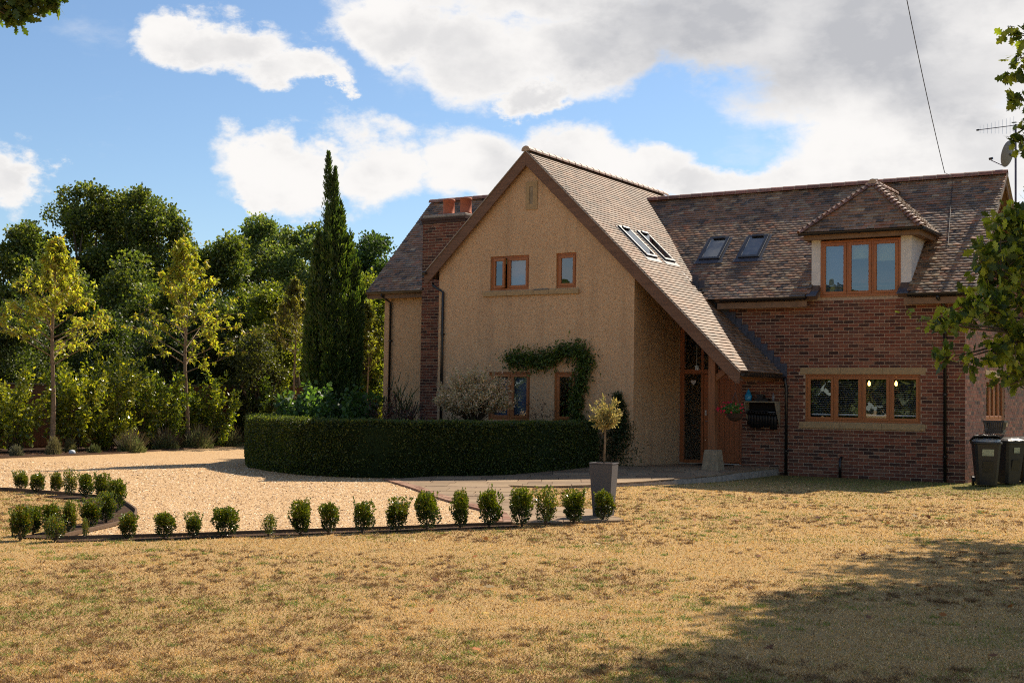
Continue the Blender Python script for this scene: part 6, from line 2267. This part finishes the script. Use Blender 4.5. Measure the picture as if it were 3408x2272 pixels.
# ================================================================== NEAR OAK (right edge) and its shadow
def near_oak():
    rg = np.random.default_rng(14)
    sunh = np.array([SUNV[0], SUNV[1]])/SUNV[2]
    tb = CAM+_F*15.5+_R*9.3
    base = np.array([tb[0], tb[1], 0])
    r = empty('oak_tree', base, 'oak just outside the right picture edge, its leafy boughs reaching into view', 'tree')
    mb = MB()
    mb.tube([base, base+np.array([.1, 0, 2.0]), base+np.array([0, .1, 4.5]), base+np.array([.1, .1, 8.5])], [.34, .27, .22, .08], 12)
    V, D, Cc, S_ = [], [], [], []
    def bough(p_to, r0=.05, z_from=3.0, sag=.2):
        s = base+np.array([0, 0, z_from])
        m = s*.5+p_to*.5+np.array([0, 0, sag])
        mb.tube([s, s*.7+m*.3+np.array([0, 0, sag*.4]), m, m*.5+p_to*.5, p_to], [r0, r0*.8, r0*.5, r0*.28, .006], 7, cap=False)
        return m, p_to
    def cluster(c, rad, n, size=(.08, .125), flat_=.8):
        # twigs with bunches of lobed leaves
        nt_ = max(3, int(n*.50)//11)
        for i in range(nt_):
            u = unit(rg, 1)[0]*np.array([1, 1, flat_])
            e_ = c+u*rad*rg.uniform(.45, 1)
            mb.tube([c+u*rad*.1, (c+e_)/2+rg.normal(0, .02, 3), e_], [.006, .004, .002], 4, cap=False)
            m = 11
            q = rg.uniform(.35, 1.05, m)
            V.append(c+np.outer(q, e_-c)+rg.normal(0, .035, (m, 3)))
            D.append(unit(rg, m)+u*.9+np.array([0, 0, -.15]))
            Cc.append(tints(m, [(.06, .09, .016), (.14, .18, .022), (.27, .30, .035), (.22, .25, .03), (.040, .065, .013)], rg, var=.2))
            S_.append(rg.uniform(*size, m))
    # boughs in view: (photo x, y, depth, cluster radius, leaves)
    inview = [(3330, 900, 12.2, .42, 420), (3390, 790, 12.4, .40, 330), (3300, 1040, 12.0, .34, 330), (3370, 1120, 12.0, .45, 480), (3250, 1020, 11.9, .24, 170), (3175, 1085, 11.8, .17, 90),
              (3140, 1062, 11.8, .13, 60), (3420, 980, 12.4, .50, 560), (3380, 1240, 12.0, .22, 150), (3215, 1190, 11.9, .16, 80), (3300, 1170, 11.9, .20, 110), (3150, 1190, 11.9, .09, 26),
              (3340, 730, 12.4, .22, 110), (3285, 815, 12.2, .16, 60), (3262, 870, 12.1, .14, 50), (3440, 680, 12.6, .30, 160), (3420, 850, 12.5, .45, 420), (3440, 1130, 12.2, .4, 400), (3390, 1270, 12.0, .14, 50),
              (3395, 190, 12.8, .13, 26), (3400, 245, 12.8, .12, 22), (3402, 330, 12.8, .10, 12), (3404, 430, 12.8, .07, 6), (3398, 480, 12.8, .05, 4), (3420, 120, 12.8, .2, 30)]
    hubs = [(3590, 800, 12.7, 3.9), (3600, 1010, 12.6, 3.3), (3560, 1190, 12.4, 2.9), (3620, 320, 13.0, 5.6), (3680, 560, 13.2, 4.8)]
    hp_ = []
    for (x, y, d, z_) in hubs:
        h_ = at(x, y, d)
        s_ = base+np.array([.05, 0, z_])
        mb.tube([s_, s_*.65+h_*.35+np.array([.1, .1, .25]), s_*.25+h_*.75+np.array([0, -.1, .18]), h_], [.085, .065, .045, .035], 7, cap=False)
        hp_.append(h_)
        cluster(h_+np.array([.15, .1, .1]), .50, 620)
        cluster(h_*.5+s_*.5+np.array([0, 0, .3]), .55, 620)
    for (x, y, d, rd, n) in inview:
        c = at(x, y, d)
        k_ = int(np.argmin([np.linalg.norm(c-q_) for q_ in hp_]))
        m_ = (hp_[k_]+c)/2+rg.normal(0, .06, 3)+np.array([0, 0, .06])
        mb.tube([hp_[k_], hp_[k_]*.6+m_*.4+rg.normal(0, .03, 3), m_, m_*.4+c*.6+rg.normal(0, .02, 3), c], [.026, .020, .014, .009, .004], 6, cap=False)
        cluster(c, rd, n)
    # long thin twig reaching left across the brick wall
    tw = [at(3290, 1100, 11.9), at(3200, 1085, 11.8), at(3120, 1078, 11.8), at(3060, 1062, 11.8), at(3018, 1042, 11.8)]
    mb.tube(tw, [.008, .006, .004, .003, .002], 4, cap=False)
    for q, n in ((tw[4], 5), (tw[3], 6), (tw[2], 4)):
        V.append(q+rg.normal(0, .03, (n, 3)))
        D.append(unit(rg, n)+np.array([0, 0, -.5]))
        Cc.append(tints(n, [(.12, .16, .03), (.16, .17, .03)], rg))
        S_.append(rg.uniform(.06, .09, n))
    # the crown outside the frame that shades the lawn: points on the shadow lifted towards the sun
    shade = [(3300, 1830, .35), (3180, 1810, .25), (3400, 1870, .5), (3050, 1860, .22), (2960, 1900, .18), (3230, 1920, .5), (3400, 1980, .7), (3120, 1985, .45), (2900, 1990, .22), (3000, 2030, .5), (3250, 2060, .7), (3420, 2120, .8),
             (2760, 2015, .22), (2850, 2060, .4), (2700, 2075, .30), (3060, 2120, .5), (2790, 2110, .3), (2900, 2190, .4), (3150, 2200, .6), (2640, 2190, .3), (2740, 2200, .32), (2520, 2215, .2), (2450, 2235, .16), (2600, 2260, .3), (2820, 2270, .4), (3010, 2280, .5), (3300, 2240, .6), (3420, 2270, .7)]
    for (x, y, rd) in shade:
        gpt = G(x, y)
        for rep in range(5):
            h = rg.uniform(6.2, 8.8)
            c = np.array([gpt[0]+sunh[0]*h, gpt[1]+sunh[1]*h, h])+rg.normal(0, .25, 3)*np.array([1, 1, 0])
            X_, Y_, Z_ = proj(c)
            if Z_ > 0 and X_ < 3408+250 and Y_ > -260:
                h = 10.5
                c = np.array([gpt[0]+sunh[0]*h, gpt[1]+sunh[1]*h, h])
                X_, Y_, Z_ = proj(c)
                if X_ < 3650 and Y_ > -260:
                    continue
            nn = int(105*(rd/.5)**1.2)
            m = nn
            u = unit(rg, m)
            R0 = .42+rd
            V.append(c+u*R0*rg.uniform(.3, 1, (m, 1))*np.array([1, 1, .6]))
            D.append(unit(rg, m))
            Cc.append(tints(m, [(.050, .085, .016), (.075, .115, .020)], rg))
            S_.append(rg.uniform(.14, .20, m))
            if rep == 0:
                z_ = rg.uniform(4.6, 7.6)
                s_ = base+np.array([0, .05, z_])
                m1 = s_*.62+c*.38+np.array([rg.normal(0, .25), rg.normal(0, .25), .5])
                m2 = s_*.28+c*.72+np.array([rg.normal(0, .2), rg.normal(0, .2), .25])
                mb.tube([s_, m1, m2, c], [.08, .05, .03, .012], 5, cap=False)
    mb.build('trunk', 'bark', r)
    V, D, Cc, S_ = np.concatenate(V), np.concatenate(D), np.concatenate(Cc), np.concatenate(S_)
    leaves('crown', V, frames(D, rg), S_, OAK, 'leaf_green', Cc, r)
near_oak()
# oak bough hanging in at the top left corner
def corner_oak():
    rg = np.random.default_rng(15)
    tb = CAM+_F*7-_R*5.2
    base = np.array([tb[0], tb[1], 0])
    r = empty('oak_tree', base, 'oak outside the top left corner with one dark leafy twig hanging into view', 'tree')
    mb = MB()
    c = at(40, -30, 8.0)
    mb.tube([base, base+np.array([0, 0, 2.5]), base+np.array([.05, 0, 5.6])], [.22, .18, .10], 10)
    V, D, Cc = [], [], []
    for (x, y, rd, n) in ((60, 10, .10, 60), (40, 50, .07, 36), (15, 5, .12, 70), (130, -5, .10, 50), (165, 5, .07, 26), (190, 12, .04, 10), (75, -30, .14, 90), (150, -40, .12, 70), (-30, -20, .2, 120), (60, 75, .035, 6), (95, 45, .05, 12)):
        q = at(x, y, 8.0)
        mb.tube([base+np.array([0, 0, 4.8]), (base+np.array([0, 0, 4.9])+q)/2+np.array([0, 0, .1]), q], [.03, .012, .003], 5, cap=False)
        V.append(q+unit(rg, n)*rd*rg.uniform(.3, 1, (n, 1)))
        D.append(unit(rg, n)+np.array([.3, 0, -.4]))
        Cc.append(tints(n, [(.045, .075, .016), (.065, .10, .02), (.10, .13, .024)], rg))
    # the rest of its crown, outside the picture
    for k in range(16):
        q = at(-120-rg.uniform(150, 900), rg.uniform(-900, 100), 8.0)
        n = 110
        V.append(q+unit(rg, n)*.45*rg.uniform(.3, 1, (n, 1)))
        D.append(unit(rg, n))
        Cc.append(tints(n, [(.045, .075, .016), (.065, .10, .02)], rg))
    mb.build('trunk', 'bark', r)
    V, D, Cc = np.concatenate(V), np.concatenate(D), np.concatenate(Cc)
    leaves('crown', V, frames(D, rg), rg.uniform(.055, .085, len(V)), OAK, 'leaf_green', Cc, r)
corner_oak()
# trees across the lane beside the viewer, which the window panes mirror
for i, (x, y, h, w) in enumerate([(-5, -40, 6.6, 3.6), (-11, -42, 7.4, 4.0), (-17.5, -41, 7.9, 4.2), (-24, -43, 7.0, 4.2), (-30.5, -41, 8.4, 4.4), (-38, -42, 8.0, 4.6), (-46, -40, 8.6, 4.8)]):
    rg = np.random.default_rng(300+i)
    r = empty('roadside_tree', (x, y, 0), 'tree standing behind the viewer, seen only mirrored in the windows', 'tree', 'trees behind the viewer')
    MB().tube([(x, y, 0), (x, y, h*.5)], [.25, .12], 8).build('trunk', 'bark', r)
    n = 8000
    k = rg.integers(0, 30, n)
    cc = np.c_[unit(rg, 30)*np.array([w*.8, w*.6, h*.38])]+np.array([x, y, h*.52])
    P = cc[k]+unit(rg, n)*rg.uniform(.4, 1.2, (n, 1))
    P[:, 2] = np.maximum(P[:, 2], .1)
    leaves('crown', P, frames(unit(rg, n), rg), rg.uniform(.34, .5, n), ROUND, 'leaf_green', tints(n, OAKP, rg), r)

# ================================================================== GRASS, PEBBLES, FALLEN LEAVES
def vnoise(x, y, s, seed=0):
    """smooth value noise for tinting"""
    rg_ = np.random.default_rng(seed)
    tab = rg_.random((64, 64))
    X, Y = x*s, y*s
    xi, yi = np.floor(X).astype(int), np.floor(Y).astype(int)
    fx, fy = X-xi, Y-yi
    fx, fy = fx*fx*(3-2*fx), fy*fy*(3-2*fy)
    g_ = lambda a, b: tab[a % 64, b % 64]
    return (g_(xi, yi)*(1-fx)+g_(xi+1, yi)*fx)*(1-fy)+(g_(xi, yi+1)*(1-fx)+g_(xi+1, yi+1)*fx)*fy
gp = np.array(gravel_poly)
def grass_blades():
    rg = np.random.default_rng(21)
    # depth-weighted scatter over what the camera can see of the lawn
    n = 330000
    dep = 6.9*np.exp(rg.random(n)**1.15*math.log(27/6.9))
    lat = rg.uniform(-.42, .42, n)*dep
    P = CAM[:2]+np.outer(dep, _F[:2]/np.linalg.norm(_F[:2]))+np.outer(lat, _R[:2]/np.linalg.norm(_R[:2]))
    bad = inside(P[:, 0], P[:, 1], gravel_poly) | inside(P[:, 0], P[:, 1], path_poly)
    bad |= (P[:, 1] > 0) & (P[:, 0] > -6.6) & (P[:, 0] < 0)
    bad |= inside(P[:, 0], P[:, 1], [tuple(p) for p in HEDGE]+[(-15.5, 5), (-7, 5), (-7.3, -2)])
    bad |= (P[:, 0] < -12) & (P[:, 1] > -6)
    P = P[~bad]; dep = dep[~bad]
    n = len(P)
    x, y = P[:, 0], P[:, 1]
    green = .55*vnoise(x, y, 1.1, 1)+.45*vnoise(x, y, 4.3, 2)
    xa, ya = x*.86+y*.5, -x*.5+y*.86
    brown = .42*vnoise(xa*.45, ya*1.0, .75, 13)+.30*vnoise(x, y, 2.1, 3)+.28*vnoise(x, y, 6.5, 4)
    near = np.clip((y+3.2*vnoise(x, y, .9, 5)+3.6)/3.2, 0, 1)*(x > -6.5)
    col = np.empty((n, 3))
    straw = np.array([(.66, .43, .195), (.56, .345, .145), (.78, .55, .29), (.44, .26, .10)])
    col[:] = straw[rg.integers(0, 4, n)]
    gsel = rg.random(n) < np.clip((green-.50)*1.9, .05, .50)+near*.7
    col[:] = col
    col[gsel] = np.array([(.24, .24, .06), (.30, .28, .08), (.17, .19, .04)])[rg.integers(0, 3, gsel.sum())]
    bsel = (~gsel) & (rg.random(n) < np.clip((brown-.47)*5.0, .05, .92))
    col[bsel] = np.array([(.27, .155, .07), (.19, .105, .048)])[rg.integers(0, 2, bsel.sum())]
    col *= rg.uniform(.84, 1.16, (n, 1))
    h = rg.uniform(.004, .019, n)*np.where(gsel, 1.25, 1)*(1+.2*(dep > 14))
    wd = rg.uniform(.0022, .0045, n)*np.clip(dep/8.5, 1, 2.6)
    a = rg.uniform(0, 2*PI, n)
    ln = rg.uniform(.2, 1.6, n)*h
    dx_, dy_ = np.cos(a), np.sin(a)
    b = rg.uniform(0, 2*PI, n)
    V = np.zeros((n, 3, 3))
    V[:, 0, 0] = x-dy_*wd; V[:, 0, 1] = y+dx_*wd
    V[:, 1, 0] = x+dy_*wd; V[:, 1, 1] = y-dx_*wd
    V[:, 2, 0] = x+np.cos(b)*ln; V[:, 2, 1] = y+np.sin(b)*ln; V[:, 2, 2] = h
    o = mesh_np('grass', V.reshape(-1, 3), np.arange(n*3).reshape(n, 3), 'leaf_dry', col, kind='stuff', nvf=3)
    o['label'] = 'short sun bleached straw grass with green and brown patches'
    o['category'] = 'grass'
grass_blades()
def pebbles():
    rg = np.random.default_rng(22)
    n = 52000
    dep = 13.5*np.exp(rg.random(n)**1.2*math.log(30/13.5))
    lat = rg.uniform(-.42, .2, n)*dep
    P = CAM[:2]+np.outer(dep, _F[:2]/np.linalg.norm(_F[:2]))+np.outer(lat, _R[:2]/np.linalg.norm(_R[:2]))
    ok = inside(P[:, 0], P[:, 1], gravel_poly) & ~inside(P[:, 0], P[:, 1], path_poly)
    P = P[ok]; dep = dep[ok]
    n = len(P)
    octa = np.array([(1, 0, 0), (0, 1, 0), (-1, 0, 0), (0, -1, 0), (0, 0, 1)])*1.0
    R_ = frames(np.c_[rg.normal(size=(n, 2)), rg.normal(0, .25, n)], rg, up=(0, 0, 1), upw=.8)
    s = rg.uniform(.006, .013, n)*np.clip(dep/16, 1, 1.6)
    tp = octa*np.array([1, 1.35, .55])
    V = np.c_[P, np.full(n, .007)][:, None, :]+np.einsum('nij,kj->nki', R_, tp)*s[:, None, None]
    tri = np.array([(0, 1, 4), (1, 2, 4), (2, 3, 4), (3, 0, 4)])
    Q = (np.arange(n)*5)[:, None, None]+tri[None]
    c = tints(n, [(.40, .22, .08), (.54, .34, .15), (.62, .42, .22), (.24, .13, .06), (.74, .60, .42), (.44, .27, .12)], rg, var=.15)
    o = mesh_np('pebbles', V.reshape(-1, 3), Q.reshape(-1, 3), 'pebble', np.repeat(c, 4, 0), kind='stuff', nvf=3)
    o['label'] = 'loose golden gravel stones on the drive'
    o['category'] = 'gravel'
pebbles()
rg = np.random.default_rng(23)
n = 90
dep = rg.uniform(8, 22, n)
lat = rg.uniform(-.1, .40, n)*dep
P = CAM[:2]+np.outer(dep, _F[:2])+np.outer(lat, _R[:2])
ok = ~(inside(P[:, 0], P[:, 1], gravel_poly) | inside(P[:, 0], P[:, 1], path_poly) | (P[:, 1] > -1))
P = P[ok]
n = len(P)
D = np.c_[rg.normal(size=(n, 2)), rg.normal(0, .25, n)]
o = leaves('fallen_leaves', np.c_[P, np.full(n, .03)], frames(D, rg, up=(0, 0, 1), upw=.5), rg.uniform(.05, .09, n), OAK, 'leaf_dry', tints(n, [(.35, .13, .04), (.42, .24, .10), (.22, .10, .05), (.50, .38, .2)], rg), kind='stuff')
tag(o, 'scattered brown fallen oak leaves on the dry lawn', 'leaves', kind='stuff')
n = 2200
q = rg.uniform(0, 1, n)
A0, A1 = G(-300, 1532), G(808, 1486)
P = A0+np.outer(q, A1-A0)+np.outer(rg.uniform(.05, 1.6, n), [-.6, .8, 0])
o = leaves('bark_mulch', np.c_[P[:, :2], np.full(n, .022)], frames(np.c_[rg.normal(size=(n, 2)), rg.normal(0, .3, n)], rg, up=(0, 0, 1), upw=.6), rg.uniform(.03, .07, n), QUAD, 'leaf_dry', tints(n, [(.22, .09, .045), (.12, .06, .035), (.30, .18, .10), (.07, .04, .03)], rg), kind='stuff')
tag(o, 'reddish bark chips and dead leaves on the planting bed', 'mulch', kind='stuff')
# raked thatch: small dark clumps lying on the lawn, and green tufts of weed
rg = np.random.default_rng(24)
def tufts(name, n, cols, label, hmin, hmax, seed, spread, per):
    rg = np.random.default_rng(seed)
    dep = 7.0*np.exp(rg.random(n)*math.log(24/7.0))
    lat = rg.uniform(-.42, .42, n)*dep
    P = CAM[:2]+np.outer(dep, _F[:2]/np.linalg.norm(_F[:2]))+np.outer(lat, _R[:2]/np.linalg.norm(_R[:2]))
    xa, ya = P[:, 0]*.86+P[:, 1]*.5, -P[:, 0]*.5+P[:, 1]*.86
    w = vnoise(xa*.45, ya, .75, 13) if name == 'thatch' else vnoise(P[:, 0], P[:, 1], .8, seed)
    bad = inside(P[:, 0], P[:, 1], gravel_poly) | inside(P[:, 0], P[:, 1], path_poly) | (P[:, 1] > -.3) | (w < .45) | ((P[:, 0] < -7) & (P[:, 1] > -10))
    P = P[~bad]; dep = dep[~bad]
    k = np.repeat(np.arange(len(P)), per)
    m = len(k)
    sc = rg.uniform(.5, 1.4, len(P))[k]*spread
    Q = P[k]+rg.normal(0, 1, (m, 2))*sc[:, None]*np.array([1.0, 1.0])
    a = rg.uniform(0, 2*PI, m)
    b = rg.uniform(0, 2*PI, m)
    h = rg.uniform(hmin, hmax, m)
    wd = .003*np.clip(dep[k]/8, 1, 2.4)
    ln = rg.uniform(.5, 2.2, m)*h
    V = np.zeros((m, 3, 3))
    V[:, 0, 0] = Q[:, 0]-np.sin(a)*wd; V[:, 0, 1] = Q[:, 1]+np.cos(a)*wd; V[:, 0, 2] = .004
    V[:, 1, 0] = Q[:, 0]+np.sin(a)*wd; V[:, 1, 1] = Q[:, 1]-np.cos(a)*wd; V[:, 1, 2] = .004
    V[:, 2, 0] = Q[:, 0]+np.cos(b)*ln; V[:, 2, 1] = Q[:, 1]+np.sin(b)*ln; V[:, 2, 2] = h
    o = mesh_np(name, V.reshape(-1, 3), np.arange(m*3).reshape(m, 3), 'leaf_dry', tints(m, cols, rg, var=.25), kind='stuff', nvf=3)
    tag(o, label, 'grass', kind='stuff')
tufts('thatch', 3200, [(.20, .115, .055), (.27, .16, .08), (.14, .08, .04)], 'dark clumps of raked dead grass lying on the lawn', .010, .035, 31, .024, 30)
tufts('weeds', 900, [(.12, .18, .03), (.17, .23, .04), (.22, .25, .06)], 'small green weeds growing through the dry lawn', .010, .035, 32, .045, 40)
